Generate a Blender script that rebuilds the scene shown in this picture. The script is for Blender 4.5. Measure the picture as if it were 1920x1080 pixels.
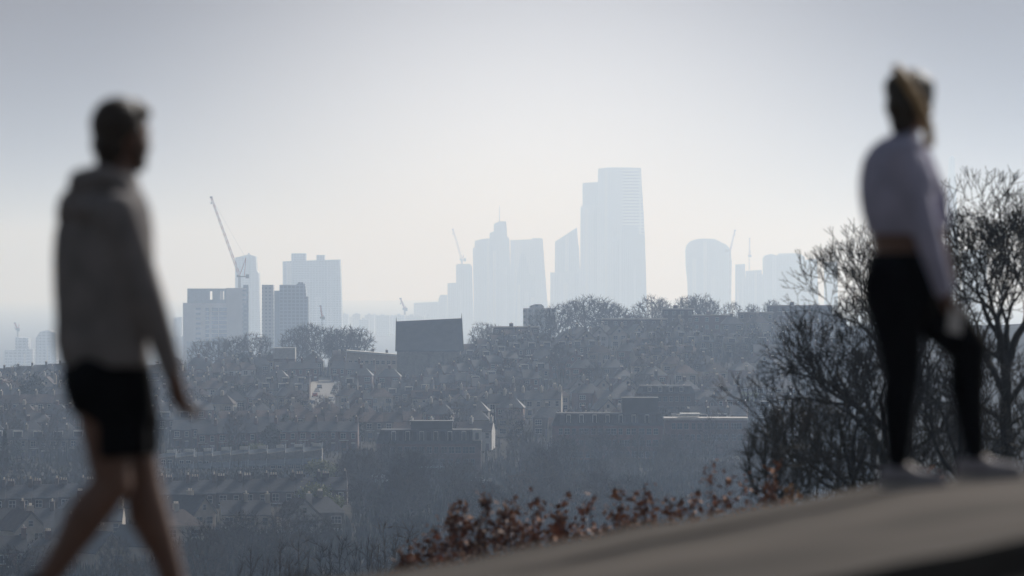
import bpy, math, random
import numpy as np
from mathutils import Vector, Matrix
R = math.radians
random.seed(7); rng = np.random.default_rng(11)
for o in list(bpy.data.objects): bpy.data.objects.remove(o)
SC = bpy.context.scene
COL = SC.collection

# ---------------------------------------------------------------- camera
F = 10500.0          # focal length in photo pixels (1920 wide)
CZ = 120.0           # camera height above the far plain
HZ = 526.0           # photo row of the true horizon
cam_d = bpy.data.cameras.new('camera'); cam = bpy.data.objects.new('camera', cam_d); COL.objects.link(cam)
cam_d.sensor_width = 36; cam_d.lens = 36 * F / 1920
cam_d.clip_start = 1; cam_d.clip_end = 60000
cam.location = (0, 0, CZ)
cam.rotation_euler = (R(90) + math.atan((HZ - 540) / F), 0, 0)
cam_d.dof.use_dof = True; cam_d.dof.focus_distance = 3000; cam_d.dof.aperture_fstop = 196.9 / 58
SC.camera = cam
# ---------------------------------------------------------------- light
SUN_EL, SUN_AZ = R(34), R(33)      # azimuth to the right of the view direction
sd = Vector((math.sin(SUN_AZ) * math.cos(SUN_EL), math.cos(SUN_AZ) * math.cos(SUN_EL), math.sin(SUN_EL)))
sl = bpy.data.lights.new('sun', 'SUN'); sl.energy = 4.05; sl.angle = R(0.6); sl.color = (1.0, 0.98, 0.955)
sun = bpy.data.objects.new('sun', sl); COL.objects.link(sun)
sun.rotation_euler = (-sd).to_track_quat('-Z', 'Y').to_euler()
sun.location = (0, 0, 500)
W = bpy.data.worlds.new('World'); SC.world = W; W.use_nodes = True
nt = W.node_tree; nt.nodes.clear()
def N(nt, t, **k):
    n = nt.nodes.new(t)
    for a, b in k.items(): setattr(n, a, b)
    return n
sky = N(nt, 'ShaderNodeTexSky', sky_type='NISHITA', sun_disc=False, sun_elevation=SUN_EL, sun_rotation=SUN_AZ)
sky.air_density = 1.0; sky.dust_density = 3.0; sky.ozone_density = 1.0
hsv = N(nt, 'ShaderNodeHueSaturation'); hsv.inputs['Saturation'].default_value = 0.55
bg = N(nt, 'ShaderNodeBackground'); bg.inputs['Strength'].default_value = 0.055
nt.links.new(sky.outputs[0], hsv.inputs['Color'])
# bright glow painted into the sky ahead, dark at the sides like lens fall-off
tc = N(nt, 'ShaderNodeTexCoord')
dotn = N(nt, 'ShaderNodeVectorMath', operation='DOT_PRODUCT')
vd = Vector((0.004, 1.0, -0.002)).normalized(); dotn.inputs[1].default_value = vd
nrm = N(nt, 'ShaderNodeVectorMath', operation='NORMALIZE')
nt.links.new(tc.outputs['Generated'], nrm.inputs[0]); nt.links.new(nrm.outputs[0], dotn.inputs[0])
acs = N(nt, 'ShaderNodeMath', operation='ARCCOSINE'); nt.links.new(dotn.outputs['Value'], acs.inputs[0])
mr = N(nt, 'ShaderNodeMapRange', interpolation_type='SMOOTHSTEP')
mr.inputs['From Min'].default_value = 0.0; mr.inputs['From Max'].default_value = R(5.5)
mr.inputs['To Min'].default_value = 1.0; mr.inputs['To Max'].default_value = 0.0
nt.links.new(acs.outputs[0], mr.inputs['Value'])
sky_glow = N(nt, 'ShaderNodeMix', data_type='RGBA')
sky_glow.inputs['A'].default_value = (0.09, 0.04, 0.0, 1); sky_glow.inputs['B'].default_value = (0.97, 1.0, 1.10, 1)
nt.links.new(mr.outputs[0], sky_glow.inputs['Factor'])
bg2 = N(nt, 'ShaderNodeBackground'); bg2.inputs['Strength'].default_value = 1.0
nt.links.new(sky_glow.outputs['Result'], bg2.inputs['Color'])
nt.links.new(hsv.outputs[0], bg.inputs['Color'])
# the painted glow and its dark rim replace the blue sky ahead
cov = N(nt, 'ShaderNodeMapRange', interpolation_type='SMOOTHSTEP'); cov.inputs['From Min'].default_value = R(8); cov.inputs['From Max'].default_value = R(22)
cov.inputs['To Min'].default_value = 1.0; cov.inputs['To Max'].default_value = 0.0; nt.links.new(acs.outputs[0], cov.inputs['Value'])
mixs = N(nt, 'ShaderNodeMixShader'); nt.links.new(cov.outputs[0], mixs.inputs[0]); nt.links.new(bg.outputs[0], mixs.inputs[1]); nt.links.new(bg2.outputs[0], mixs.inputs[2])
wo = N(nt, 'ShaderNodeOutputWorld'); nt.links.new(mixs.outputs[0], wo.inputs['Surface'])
SC.view_settings.view_transform = 'Standard'; SC.view_settings.look = 'None'; SC.view_settings.gamma = 1
SC.view_settings.exposure = 0.0
SC.cycles.use_denoising = True
SC.cycles.max_bounces = 5; SC.cycles.diffuse_bounces = 2; SC.cycles.glossy_bounces = 2; SC.cycles.transparent_max_bounces = 6
SC.cycles.volume_bounces = 1
try: SC.cycles.denoiser = 'OPENIMAGEDENOISE'
except Exception: pass

# ---------------------------------------------------------------- helpers
def P(px, py, Y): return Vector(((px - 960) / F * Y, Y, CZ + (HZ - py) / F * Y))
def lerp(a, b, t): return a + (b - a) * t
def pl(x, pts):
    if x <= pts[0][0]: return pts[0][1]
    for (a, b), (c, d) in zip(pts, pts[1:]):
        if x <= c: return b + (d - b) * (x - a) / (c - a)
    return pts[-1][1]
MATS = {}
def mat(name, col, rough=0.8, var=0.15, scale=1.0, rnd=0.0, metallic=0.0, bump=0.0, spec=0.5, col2=None, trans=0.0, coord='Object'):
    if name in MATS: return MATS[name]
    m = bpy.data.materials.new(name); m.use_nodes = True; t = m.node_tree
    b = t.nodes['Principled BSDF']; b.inputs['Roughness'].default_value = rough; b.inputs['Metallic'].default_value = metallic
    b.inputs['Specular IOR Level'].default_value = spec
    c = N(t, 'ShaderNodeTexCoord'); no = N(t, 'ShaderNodeTexNoise'); no.inputs['Scale'].default_value = scale; no.inputs['Detail'].default_value = 5
    t.links.new(c.outputs[coord], no.inputs['Vector'])
    rmp = N(t, 'ShaderNodeMix', data_type='RGBA')
    rmp.inputs['A'].default_value = (*[x * (1 - var) for x in col], 1)
    c2 = col2 or [min(1, x * (1 + var)) for x in col]
    rmp.inputs['B'].default_value = (*c2, 1)
    mp = N(t, 'ShaderNodeMapRange'); mp.inputs['From Min'].default_value = .35; mp.inputs['From Max'].default_value = .65
    t.links.new(no.outputs['Fac'], mp.inputs['Value']); t.links.new(mp.outputs[0], rmp.inputs['Factor'])
    out = rmp.outputs['Result']
    if rnd:
        oi = N(t, 'ShaderNodeObjectInfo'); h = N(t, 'ShaderNodeHueSaturation')
        m2 = N(t, 'ShaderNodeMapRange'); m2.inputs['To Min'].default_value = 1 - rnd; m2.inputs['To Max'].default_value = 1 + rnd
        t.links.new(oi.outputs['Random'], m2.inputs['Value']); t.links.new(m2.outputs[0], h.inputs['Value'])
        t.links.new(out, h.inputs['Color']); out = h.outputs[0]
    t.links.new(out, b.inputs['Base Color'])
    if bump:
        bp = N(t, 'ShaderNodeBump'); bp.inputs['Strength'].default_value = bump; t.links.new(no.outputs['Fac'], bp.inputs['Height']); t.links.new(bp.outputs[0], b.inputs['Normal'])
    if trans:
        b.inputs['Transmission Weight'].default_value = 0
    MATS[name] = m; return m
def facade(name, wall, glass, w, h, mortar, rough=0.35):
    if name in MATS: return MATS[name]
    m = bpy.data.materials.new(name); m.use_nodes = True; t = m.node_tree
    b = t.nodes['Principled BSDF']; b.inputs['Roughness'].default_value = rough
    c = N(t, 'ShaderNodeTexCoord'); s = N(t, 'ShaderNodeSeparateXYZ'); t.links.new(c.outputs['Object'], s.inputs[0])
    ad = N(t, 'ShaderNodeMath', operation='ADD'); t.links.new(s.outputs['X'], ad.inputs[0]); t.links.new(s.outputs['Y'], ad.inputs[1])
    cb = N(t, 'ShaderNodeCombineXYZ'); t.links.new(ad.outputs[0], cb.inputs['X']); t.links.new(s.outputs['Z'], cb.inputs['Y'])
    br = N(t, 'ShaderNodeTexBrick'); br.offset = 0; br.inputs['Scale'].default_value = 1
    br.inputs['Brick Width'].default_value = w; br.inputs['Row Height'].default_value = h; br.inputs['Mortar Size'].default_value = mortar
    br.inputs['Color1'].default_value = (*glass, 1); br.inputs['Color2'].default_value = (*[x * .75 for x in glass], 1); br.inputs['Mortar'].default_value = (*wall, 1)
    t.links.new(cb.outputs[0], br.inputs['Vector']); t.links.new(br.outputs['Color'], b.inputs['Base Color'])
    MATS[name] = m; return m

class MB:
    def __init__(s): s.v = []; s.f = []; s.m = []; s.n = 0
    def add(s, vs, fs, m=0):
        k = s.n; s.v.extend([tuple(v) for v in vs]); s.n += len(vs)
        for f in fs: s.f.append(tuple(i + k for i in f)); s.m.append(m)
        return s
    def box(s, x0, x1, y0, y1, z0, z1, m=0):
        return s.add([(x0,y0,z0),(x1,y0,z0),(x1,y1,z0),(x0,y1,z0),(x0,y0,z1),(x1,y0,z1),(x1,y1,z1),(x0,y1,z1)],
              [(0,3,2,1),(4,5,6,7),(0,1,5,4),(1,2,6,5),(2,3,7,6),(3,0,4,7)], m)
    def prism(s, poly, y0, y1, m=0):       # outline in x,z extruded along y (anticlockwise seen from -y)
        n = len(poly); vs = [(x, y0, z) for x, z in poly] + [(x, y1, z) for x, z in poly]
        fs = [tuple(range(n)), tuple(range(2*n-1, n-1, -1))] + [(i, i+n, (i+1) % n + n, (i+1) % n) for i in range(n)]
        return s.add(vs, fs, m)
    def hprism(s, poly, z0, z1, m=0, top=1.0, c=None):
        n = len(poly); c = c or (sum(p[0] for p in poly)/n, sum(p[1] for p in poly)/n)
        vs = [(x, y, z0) for x, y in poly] + [(c[0]+(x-c[0])*top, c[1]+(y-c[1])*top, z1) for x, y in poly]
        fs = [tuple(range(n-1, -1, -1)), tuple(range(n, 2*n))] + [(i, (i+1) % n, (i+1) % n + n, i+n) for i in range(n)]
        return s.add(vs, fs, m)
    def tube(s, a, b, ra, rb=None, n=6, m=0, cap=True):
        a = Vector(a); b = Vector(b); rb = ra if rb is None else rb; d = (b - a).normalized()
        u = d.orthogonal().normalized(); w = d.cross(u)
        vs = [tuple(p + (u*math.cos(t)+w*math.sin(t))*r) for p, r in ((a, ra), (b, rb)) for t in [2*math.pi*i/n for i in range(n)]]
        fs = [(i, (i+1) % n, (i+1) % n+n, i+n) for i in range(n)]
        if cap: fs += [tuple(range(n-1, -1, -1)), tuple(range(n, 2*n))]
        return s.add(vs, fs, m)
    def cone(s, a, b, ra, rb, sy=1.0, n=16):     # rounded cone, closed
        a = Vector(a); b = Vector(b); d = (b - a); L = d.length; d = d.normalized() if L > 1e-6 else Vector((0,0,1))
        u = d.orthogonal().normalized(); w = d.cross(u); rings = []
        for k in range(1, 6): t = -math.pi/2 + k*math.pi/12; rings.append((a + d*math.sin(t)*ra, ra*math.cos(t)))
        rings.append((a, ra)); rings.append((b, rb))
        for k in range(1, 6): t = k*math.pi/12; rings.append((b + d*math.sin(t)*rb, rb*math.cos(t)))
        vs = [tuple(a - d*ra)]
        for c, r in rings: vs += [tuple(c + (u*math.cos(2*math.pi*i/n)+w*math.sin(2*math.pi*i/n))*r) for i in range(n)]
        vs.append(tuple(b + d*rb)); fs = [(0, 1+(i+1) % n, 1+i) for i in range(n)]
        for k in range(len(rings)-1):
            o = 1+k*n; fs += [(o+i, o+(i+1) % n, o+n+(i+1) % n, o+n+i) for i in range(n)]
        o = 1+(len(rings)-1)*n; fs += [(o+i, o+(i+1) % n, len(vs)-1) for i in range(n)]
        return s.add(vs, fs)
    def loft(s, secs, M, n=28):      # secs: (centre, half depth, half breadth)
        vs = []
        for c, a, b_ in secs:
            for i in range(n):
                t = 2*math.pi*i/n; vs.append(tuple(Vector(c)+M @ Vector((a*math.cos(t), b_*math.sin(t), 0))))
        fs = [tuple(range(n-1, -1, -1)), tuple(range((len(secs)-1)*n, len(secs)*n))]
        for k in range(len(secs)-1):
            o = k*n; fs += [(o+i, o+(i+1) % n, o+n+(i+1) % n, o+n+i) for i in range(n)]
        return s.add(vs, fs)
    def ell(s, c, rad, M=None, n=18, m=0):       # ellipsoid, M = 3x3 rotation
        c = Vector(c); M = M or Matrix.Identity(3); vs = [tuple(c + M @ Vector((0,0,-rad[2])))]
        h = n//2
        for k in range(1, h):
            t = -math.pi/2 + math.pi*k/h
            for i in range(n):
                a = 2*math.pi*i/n; vs.append(tuple(c + M @ Vector((rad[0]*math.cos(t)*math.cos(a), rad[1]*math.cos(t)*math.sin(a), rad[2]*math.sin(t)))))
        vs.append(tuple(c + M @ Vector((0,0,rad[2])))); fs = [(0, 1+(i+1) % n, 1+i) for i in range(n)]
        for k in range(h-2):
            o = 1+k*n; fs += [(o+i, o+(i+1) % n, o+n+(i+1) % n, o+n+i) for i in range(n)]
        o = 1+(h-2)*n; fs += [(o+i, o+(i+1) % n, len(vs)-1) for i in range(n)]
        return s.add(vs, fs, m)
    def mesh(s, name, mats, smooth=False):
        me = bpy.data.meshes.new(name); me.from_pydata(s.v, [], s.f)
        for m in mats: me.materials.append(m)
        me.polygons.foreach_set('material_index', s.m)
        if smooth: me.polygons.foreach_set('use_smooth', [True]*len(s.f))
        me.update(); return me
    def build(s, name, mats, parent=None, smooth=False, loc=None):
        return link(name, s.mesh(name, mats if isinstance(mats, (list, tuple)) else [mats], smooth), parent, loc)
def link(name, me, parent=None, loc=None):
    o = bpy.data.objects.new(name, me); COL.objects.link(o)
    if parent is not None: o.parent = parent
    if loc is not None: o.location = loc
    return o
def empty(name, loc, rz=0.0):
    o = bpy.data.objects.new(name, None); o.empty_display_size = .5; COL.objects.link(o); o.location = loc; o.rotation_euler = (0, 0, rz); return o
def tag(o, label=None, cat=None, group=None, kind=None):
    if label: o['label'] = label
    if cat: o['category'] = cat
    if group: o['group'] = group
    if kind: o['kind'] = kind
    return o
def copy_tree(o, parent=None):
    c = o.copy(); COL.objects.link(c)
    if parent is not None: c.parent = parent
    for ch in KIDS.get(o.name, ()):
        copy_tree(ch, c)
    return c
KIDS = {}
def reg(root):
    bpy_children = [c for c in COL.objects if c.parent is not None]
    for c in bpy_children:
        KIDS.setdefault(c.parent.name, [])
        if c not in KIDS[c.parent.name]: KIDS[c.parent.name].append(c)

# ---------------------------------------------------------------- terrain
RIDGE = [(0,722),(330,705),(480,700),(640,695),(740,705),(880,680),(960,650),(1100,640),(1300,628),(1500,620),(1900,612)]
def edge_z(x):      # far edge of the path at 23.3 m
    px = 960 + F*x/23.3
    py = pl(px, [(-2500,1420),(-300,1215),(200,1135),(700,1077),(740,1070),(1000,1025),(1235,981),(1500,936),(1700,906),(1920,886),(2500,850),(4000,820)])
    return CZ + (HZ - py)/F*23.3 + .006*math.sin(x*5.3) + .004*math.sin(x*13.1+1) + .002*math.sin(x*31)
def path_z(x, Y):
    s = pl(x, [(-2.2,.040),(0,.022),(2.0,.021)])
    z = edge_z(x) + s*(23.3 - Y)
    return z
def H(x, Y):
    if Y < 24: return edge_z(x) + .018*(23.3-max(Y, 5)) - .25 if Y < 23.0 else edge_z(x) - .12
    px = 960 + F*x/max(Y, 1)
    if Y < 700:
        z0 = edge_z(max(-4, min(4, x))) - .12
        prof = [(24, z0), (75, 114.9), (120, 112.0), (300, 95), (600, 74), (700, 72)]
        return pl(Y, prof)
    zr = CZ - (pl(px, RIDGE) - HZ)/F*2200
    prof = [(700,72),(1450,72.5),(1600,72.5+(zr-72.5)*.22),(1900,72.5+(zr-72.5)*.62),(2200,zr),(2380,zr-1),(3000,45),(4200,18),(7000,2),(9000,0)]
    n = 0.8*math.sin(x*.021+Y*.013)+.6*math.sin(x*.05-Y*.03)
    return pl(Y, prof) + (n if 800 < Y < 6000 else 0)
def ground_Y(px, py, lo=760, hi=2300):   # the distance at which the ground is seen at a given photo row
    prev = None
    Y = lo
    while Y < hi:
        x = (px-960)/F*Y; g = HZ + (CZ - H(x, Y))/F*F*F/Y if False else HZ + (CZ - H(x, Y))*F/Y
        if g <= py: return Y
        Y += 4
    return hi
def ground_py(px, Y): return HZ + (CZ - H((px-960)/F*Y, Y))*F/Y

Ys = [ -60,-20,0,8,14,18,21,23,23.3,24,26,30,40,55,75,100,120,160,220,300,400,500,600] + list(range(700, 2600, 25)) + list(range(2600, 5000, 150)) + list(range(5000, 18001, 1000)) + [20000, 24000, 28000, 34000]
nx = 120
g = MB()
vs = []
for Y in Ys:
    for i in range(nx+1):
        t = i/nx*2-1
        half = 3250
        x = math.copysign(abs(t)**3.2, t)*half if Y < 200 else math.copysign(abs(t)**2.0, t)*half
        vs.append((x, Y, H(x, max(Y, 0))))
fs = [(j*(nx+1)+i, j*(nx+1)+i+1, (j+1)*(nx+1)+i+1, (j+1)*(nx+1)+i) for j in range(len(Ys)-1) for i in range(nx)]
g.add(vs, fs)
M_ground = mat('ground_cover', (0.028,0.028,0.019), .95, .5, .06, col2=(0.045,0.038,0.028), bump=.3, spec=.04)
tag(g.build('ground', M_ground, smooth=True), kind='structure')
# path
pm = MB(); NX, NY = 70, 14
xs = [lerp(-6, 6, i/NX) for i in range(NX+1)]; ys = [lerp(14.2, 23.3, j/NY) for j in range(NY+1)]
def kerbY(x): return pl(x, [(-6, 13.0), (0.0, 14.0), (1.0, 14.7), (1.5, 15.05), (6, 17.8)])
top = [(x, max(lerp(kerbY(x)+.12, 23.3, j/NY), 0), path_z(x, lerp(kerbY(x)+.12, 23.3, j/NY))) for j in range(NY+1) for x in xs]
pm.add(top, [(j*(NX+1)+i, j*(NX+1)+i+1, (j+1)*(NX+1)+i+1, (j+1)*(NX+1)+i) for j in range(NY) for i in range(NX)])
# rounded far shoulder
sh = []
for k, (dy, dz) in enumerate([(0,0),(.12,-.012),(.25,-.05),(.36,-.16)]):
    sh += [(x, 23.3+dy, path_z(x, 23.3)+dz) for x in xs]
pm.add(sh, [(j*(NX+1)+i, j*(NX+1)+i+1, (j+1)*(NX+1)+i+1, (j+1)*(NX+1)+i) for j in range(3) for i in range(NX)])
M_path = mat('worn_asphalt', (0.078,0.066,0.057), .95, .40, .55, bump=.15, spec=.08)
tag(pm.build('path', M_path, smooth=True), kind='structure')
km = MB()
for a, b in zip(xs, xs[1:]):
    ya, yb = kerbY(a), kerbY(b); za, zb = path_z(a, ya)+.015, path_z(b, yb)+.015
    km.add([(a,ya,za),(b,yb,zb),(b,yb+.125,zb),(a,ya+.125,za),(a,ya,za-.25),(b,yb,zb-.25),(b,yb+.125,zb-.25),(a,ya+.125,za-.25)],
           [(0,1,2,3),(4,5,1,0),(3,2,6,7)])
tag(km.build('kerb', mat('kerb_stone', (.075,.067,.060), .9, .15, 3, spec=.1), None), kind='structure')
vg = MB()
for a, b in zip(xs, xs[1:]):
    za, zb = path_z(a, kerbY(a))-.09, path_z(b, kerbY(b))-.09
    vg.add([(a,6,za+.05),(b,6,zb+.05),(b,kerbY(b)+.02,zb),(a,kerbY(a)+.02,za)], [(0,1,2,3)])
tag(vg.build('verge', mat('shaded_verge', (.014,.013,.012), .95, .3, 8, spec=.05), None), kind='structure')  # near-black base colour: deep shade is put into the verge itself

fr = MB(); vs = []; fs = []
for i in range(14000):
    x = random.uniform(-3.2, 3.6); Y = 23.3+random.uniform(.0, .55)+random.uniform(0, .4)*math.sin(x*7)**2*.5; z = path_z(x, 23.3)-(Y-23.3)*.30-.03; hh = random.uniform(.02, .06)+.08*max(0, math.sin(x*9.1)*math.sin(x*3.7+2))*random.random(); a = random.uniform(0, 6.28); w_ = random.uniform(.003, .008); k = len(vs)
    vs += [(x-w_*math.cos(a), Y-w_*math.sin(a), z), (x+w_*math.cos(a), Y+w_*math.sin(a), z), (x+random.uniform(-.03,.03), Y+random.uniform(-.03,.03), z+hh)]; fs.append((k, k+1, k+2))
fr.v = vs; fr.f = fs; fr.m = [0]*len(fs); fr.n = len(vs)
tag(fr.build('grass', mat('winter_grass', (0.060,0.052,0.032), .9, .4, 4)), 'short dull winter grass fringing the far edge of the path', 'grass', kind='stuff')

# ---------------------------------------------------------------- landmarks for labels
LM = []      # (px, py, phrase)
LAND = [((400,595),'craned concrete block'),((802,640),'dark steep-roofed hall'),((1148,800),'long red brick block'),
        ((1320,800),'white-edged parapet block'),((805,840),'white-cornered brick block'),((1246,755),'white-banded mansion block'),
        ((455,858),'sawtooth-roofed terrace'),((600,750),'sunlit street'),((698,672),'pale flat-roofed building'),
        ((1010,592),'grey ridge block'),((350,915),'long chimneyed terrace'),((110,720),'walking man'),((1640,640),'woman in leggings'),
        ((1150,940),'brown-leaved hedge'),((532,664),'white-topped block'),((1250,590),'tallest skyline tower'),((1480,700),'low spreading bare tree'),
        ((600,940),'yellow-green valley trees'),((640,1030),'thin bottom saplings'),((90,1000),'lower left corner'),((575,610),'big bare ridge trees'),((1320,590),'curved-top skyline tower')]
PEND = []    # (obj, px, py, look, catkey)
def pend(o, px, py, look, key): PEND.append((o, px, py, look, key))
def ordw(i):
    return 'closest' if i == 0 else ordword(i+1)+' closest'
_O1 = ['','first','second','third','fourth','fifth','sixth','seventh','eighth','ninth','tenth','eleventh','twelfth','thirteenth','fourteenth','fifteenth','sixteenth','seventeenth','eighteenth','nineteenth']
_O2 = {2:('twentieth','twenty'),3:('thirtieth','thirty'),4:('fortieth','forty'),5:('fiftieth','fifty'),6:('sixtieth','sixty'),7:('seventieth','seventy')}
def ordword(n):
    if n < 20: return _O1[n]
    return _O2[n//10][0] if n % 10 == 0 else _O2[n//10][1]+'-'+_O1[n % 10]
def finish_labels():
    bins = {}
    for rec in PEND:
        o, px, py, look, key = rec
        d, j = min(((px-l[0][0])**2*.5+(py-l[0][1])**2, k) for k, l in enumerate(LAND))
        lx, ly = LAND[j][0]; dx, dy = px-lx, py-ly
        if abs(dx) > abs(dy)*1.3: w = 'left of' if dx < 0 else 'right of'
        else: w = 'above' if dy < 0 else 'below'
        bins.setdefault((key, look, j, w), []).append((d, id(o), rec))
    for (key, look, j, w), L in bins.items():
        L.sort(key=lambda t: t[0])
        for i, (d, _, rec) in enumerate(L):
            rec[0]['label'] = ('%s, %s %s the %s' % (look, ordw(i), w, LAND[j][1])) if len(L) > 1 else ('%s %s the %s' % (look, w, LAND[j][1]))

# ---------------------------------------------------------------- trees
def colonize(base, trunk, att, step, infl, kill, iters=200, up=.08, jit=.12, maxn=9000):
    nodes = [np.array(p, float) for p in trunk]; par = [-1] + list(range(len(trunk)-1))
    A = np.array(att, float); nd = np.full(len(A), 1e9); ni = np.zeros(len(A), int)
    def upd(start):
        nonlocal nd, ni
        Nn = np.array(nodes[start:])
        for k in range(0, len(Nn), 256):
            D = np.linalg.norm(A[:, None, :]-Nn[None, k:k+256, :], axis=2); m = D.argmin(1); d = D[np.arange(len(A)), m]
            b = d < nd; nd[b] = d[b]; ni[b] = start+k+m[b]
    upd(0)
    used = {}
    for it in range(iters):
        act = nd < infl
        if len(nodes) > maxn: break
        if not act.any():
            j = int(nd.argmin()); i = int(ni[j]); v = A[j]-nodes[i]; v /= np.linalg.norm(v)+1e-9
            nodes.append(nodes[i]+v*step); par.append(i); upd(len(nodes)-1); continue
        acc = {}
        idx = ni[act]; pts = A[act]
        Nn = np.array([nodes[i] for i in idx]); V = pts-Nn; V /= (np.linalg.norm(V, axis=1)[:, None]+1e-9)
        for i, v in zip(idx, V): acc[i] = acc.get(i, 0)+v
        start = len(nodes)
        for i, v in acc.items():
            if used.get(i, 0) > 4: continue
            used[i] = used.get(i, 0)+1
            v = v/(np.linalg.norm(v)+1e-9)+np.array((0, 0, up))+rng.normal(0, jit, 3); v /= np.linalg.norm(v)+1e-9
            nodes.append(nodes[i]+v*step); par.append(i)
        if len(nodes) == start: break
        upd(start)
        keep = nd > kill
        A = A[keep]; nd = nd[keep]; ni = ni[keep]
        if len(A) == 0: break
    return np.array(nodes), par
def radii(nodes, par, tip, pw=2.4):
    r = np.zeros(len(nodes))
    for i in range(len(nodes)-1, -1, -1):
        if r[i] == 0: r[i] = tip**pw
        if par[i] >= 0: r[par[i]] += r[i]
    return r**(1/pw)
def segmesh(segs, n=4):
    mb = MB()
    S = segs
    vs = []; fs = []
    ang = [2*math.pi*i/n for i in range(n)]; ca = np.cos(ang); sa = np.sin(ang)
    for k, (a, b, ra, rb) in enumerate(S):
        d = b-a; L = np.linalg.norm(d)+1e-9; d = d/L
        h = np.array((0, 0, 1.)) if abs(d[2]) < .9 else np.array((1., 0, 0))
        u = np.cross(d, h); u /= np.linalg.norm(u)+1e-9; w = np.cross(d, u)
        ring = u[None]*ca[:, None]+w[None]*sa[:, None]
        vs.extend(map(tuple, a-d*ra*.4+ring*ra)); vs.extend(map(tuple, b+ring*rb))
        o = k*2*n
        for i in range(n): fs.append((o+i, o+(i+1) % n, o+n+(i+1) % n, o+n+i))
    mb.v = vs; mb.f = fs; mb.m = [0]*len(fs); mb.n = len(vs)
    return mb
def ellip_pts(n, c, r, shell=.5):
    out = []
    while len(out) < n:
        p = rng.uniform(-1, 1, 3); q = np.linalg.norm(p)
        if q > 1: continue
        if q < shell and rng.random() < .55: continue
        out.append((c[0]+p[0]*r[0], c[1]+p[1]*r[1], c[2]+p[2]*r[2]))
    return out
M_bark = mat('dark_bark', (0.030,0.026,0.022), .9, .3, 3)
M_twig = mat('bare_twigs', (0.034,0.029,0.025), .9, .3, 2)
M_farbark = mat('brown_grey_bark', (0.045,0.038,0.032), .95, .3, 1, rnd=.25)
M_fartwig = mat('brown_grey_twigs', (0.052,0.040,0.031), .95, .3, 1, rnd=.6, spec=.1)
def tree_parts(name, segs_r, thr, mats, root, n_thick=6, n_thin=3, smooth=True):
    thick = [s for s in segs_r if s[2] >= thr]; thin = [s for s in segs_r if s[2] < thr]
    a = segmesh(thick, n_thick).build('trunk', mats[0], root, smooth=smooth)
    b = segmesh(thin, n_thin).build('crown', mats[1], root)
    return a, b
def build_bare(att, trunk, step, infl, kill, tip, thr, mats, loc, up=.08, jit=.12, maxn=9000, extra=0, exl=.2, exr=None, rootname='bare_tree'):
    nodes, par = colonize(None, trunk, att, step, infl, kill, up=up, jit=jit, maxn=maxn)
    r = radii(nodes, par, tip)
    segs = [(nodes[par[i]], nodes[i], r[par[i]] if r[par[i]] < r[i]*2.2 else r[i]*1.4, r[i]) for i in range(1, len(nodes))]
    ends = [i for i in range(1, len(nodes)) if r[i] <= tip*2.2]
    for _ in range(extra):
        i = ends[rng.integers(len(ends))]; d = nodes[i]-nodes[par[i]]; d /= np.linalg.norm(d)+1e-9
        d = d+rng.normal(0, .42, 3)+np.array((0, 0, .25)); d /= np.linalg.norm(d); L = exl*rng.uniform(.5, 1.3)
        segs.append((nodes[i], nodes[i]+d*L, (exr or tip), (exr or tip)*.6))
    root = empty(rootname, loc)
    tree_parts('t', segs, thr, mats, root)
    return root, nodes, r, par

# far tree prototypes, about 10 m tall
PROTO_T = []
for k in range(5):
    hgt = [10, 9, 11, 8.5, 12][k]; wid = [4.4, 4.8, 4.0, 4.6, 3.6][k]
    cz = hgt*.58; att = ellip_pts(520, (0,0,cz), (wid, wid, hgt*.44), .4)
    tr = [(0,0,z) for z in np.linspace(0, hgt*.22, 4)]
    root, *_ = build_bare(att, tr, .42, 4.5, .62, .035, .12, (M_farbark, M_fartwig), (0,0,-500), up=.12, jit=.2, maxn=2600, extra=1500, exl=1.0, exr=.03)
    PROTO_T.append(root)
M_leafE = mat('evergreen_leaves', (0.018,0.026,0.015), .8, .4, 2, rnd=.4)
M_leafY = mat('spring_yellow_leaves', (0.16,0.17,0.055), .8, .3, 2, rnd=.2)
M_leafO = mat('dull_orange_leaves', (0.15,0.10,0.06), .8, .3, 2, rnd=.25)
def leafy_proto(wid, hgt, m, n=2600, s=.28, conical=False):
    root = empty('leafy_tree', (0,0,-500)); mb = MB(); cl = [(np.array(p)) for p in ellip_pts(26, (0,0,hgt*.58), (wid*.8, wid*.8, hgt*.36), .3)]
    for _ in range(n):
        c = cl[rng.integers(len(cl))]; p = c+rng.normal(0, wid*.17, 3)
        if conical: f = max(.1, 1-(p[2]/hgt))*1.5; p[0] *= f; p[1] *= f
        if p[2] < hgt*.08: continue
        a = rng.normal(0, 1, 3); a /= np.linalg.norm(a); b = np.cross(a, rng.normal(0, 1, 3)); b /= np.linalg.norm(b); q = s*rng.uniform(.6, 1.3)
        mb.add([p-a*q, p+b*q*.6, p+a*q, p-b*q*.6], [(0,1,2,3)])
    mb.build('crown', m, root)
    tb = MB(); tb.tube((0,0,-.5), (0,0,hgt*.5), .25, .12)
    for q in range(6): tb.tube((0,0,hgt*(.2+.04*q)), (wid*.5*math.cos(q*2.1), wid*.5*math.sin(q*2.1), hgt*(.5+.03*q)), .1, .03, n=5)
    tb.build('trunk', M_farbark, root)
    return root
PROTO_E = leafy_proto(3.0, 8.5, M_leafE, 3400, .26)
PROTO_C = leafy_proto(2.2, 10, M_leafE, 3400, .24, True)
PROTO_Y = leafy_proto(3.4, 6, M_leafY, 2600, .22)
PROTO_O = leafy_proto(3.0, 7, M_leafO, 2200, .2)
reg(None)
USED = set()
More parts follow.
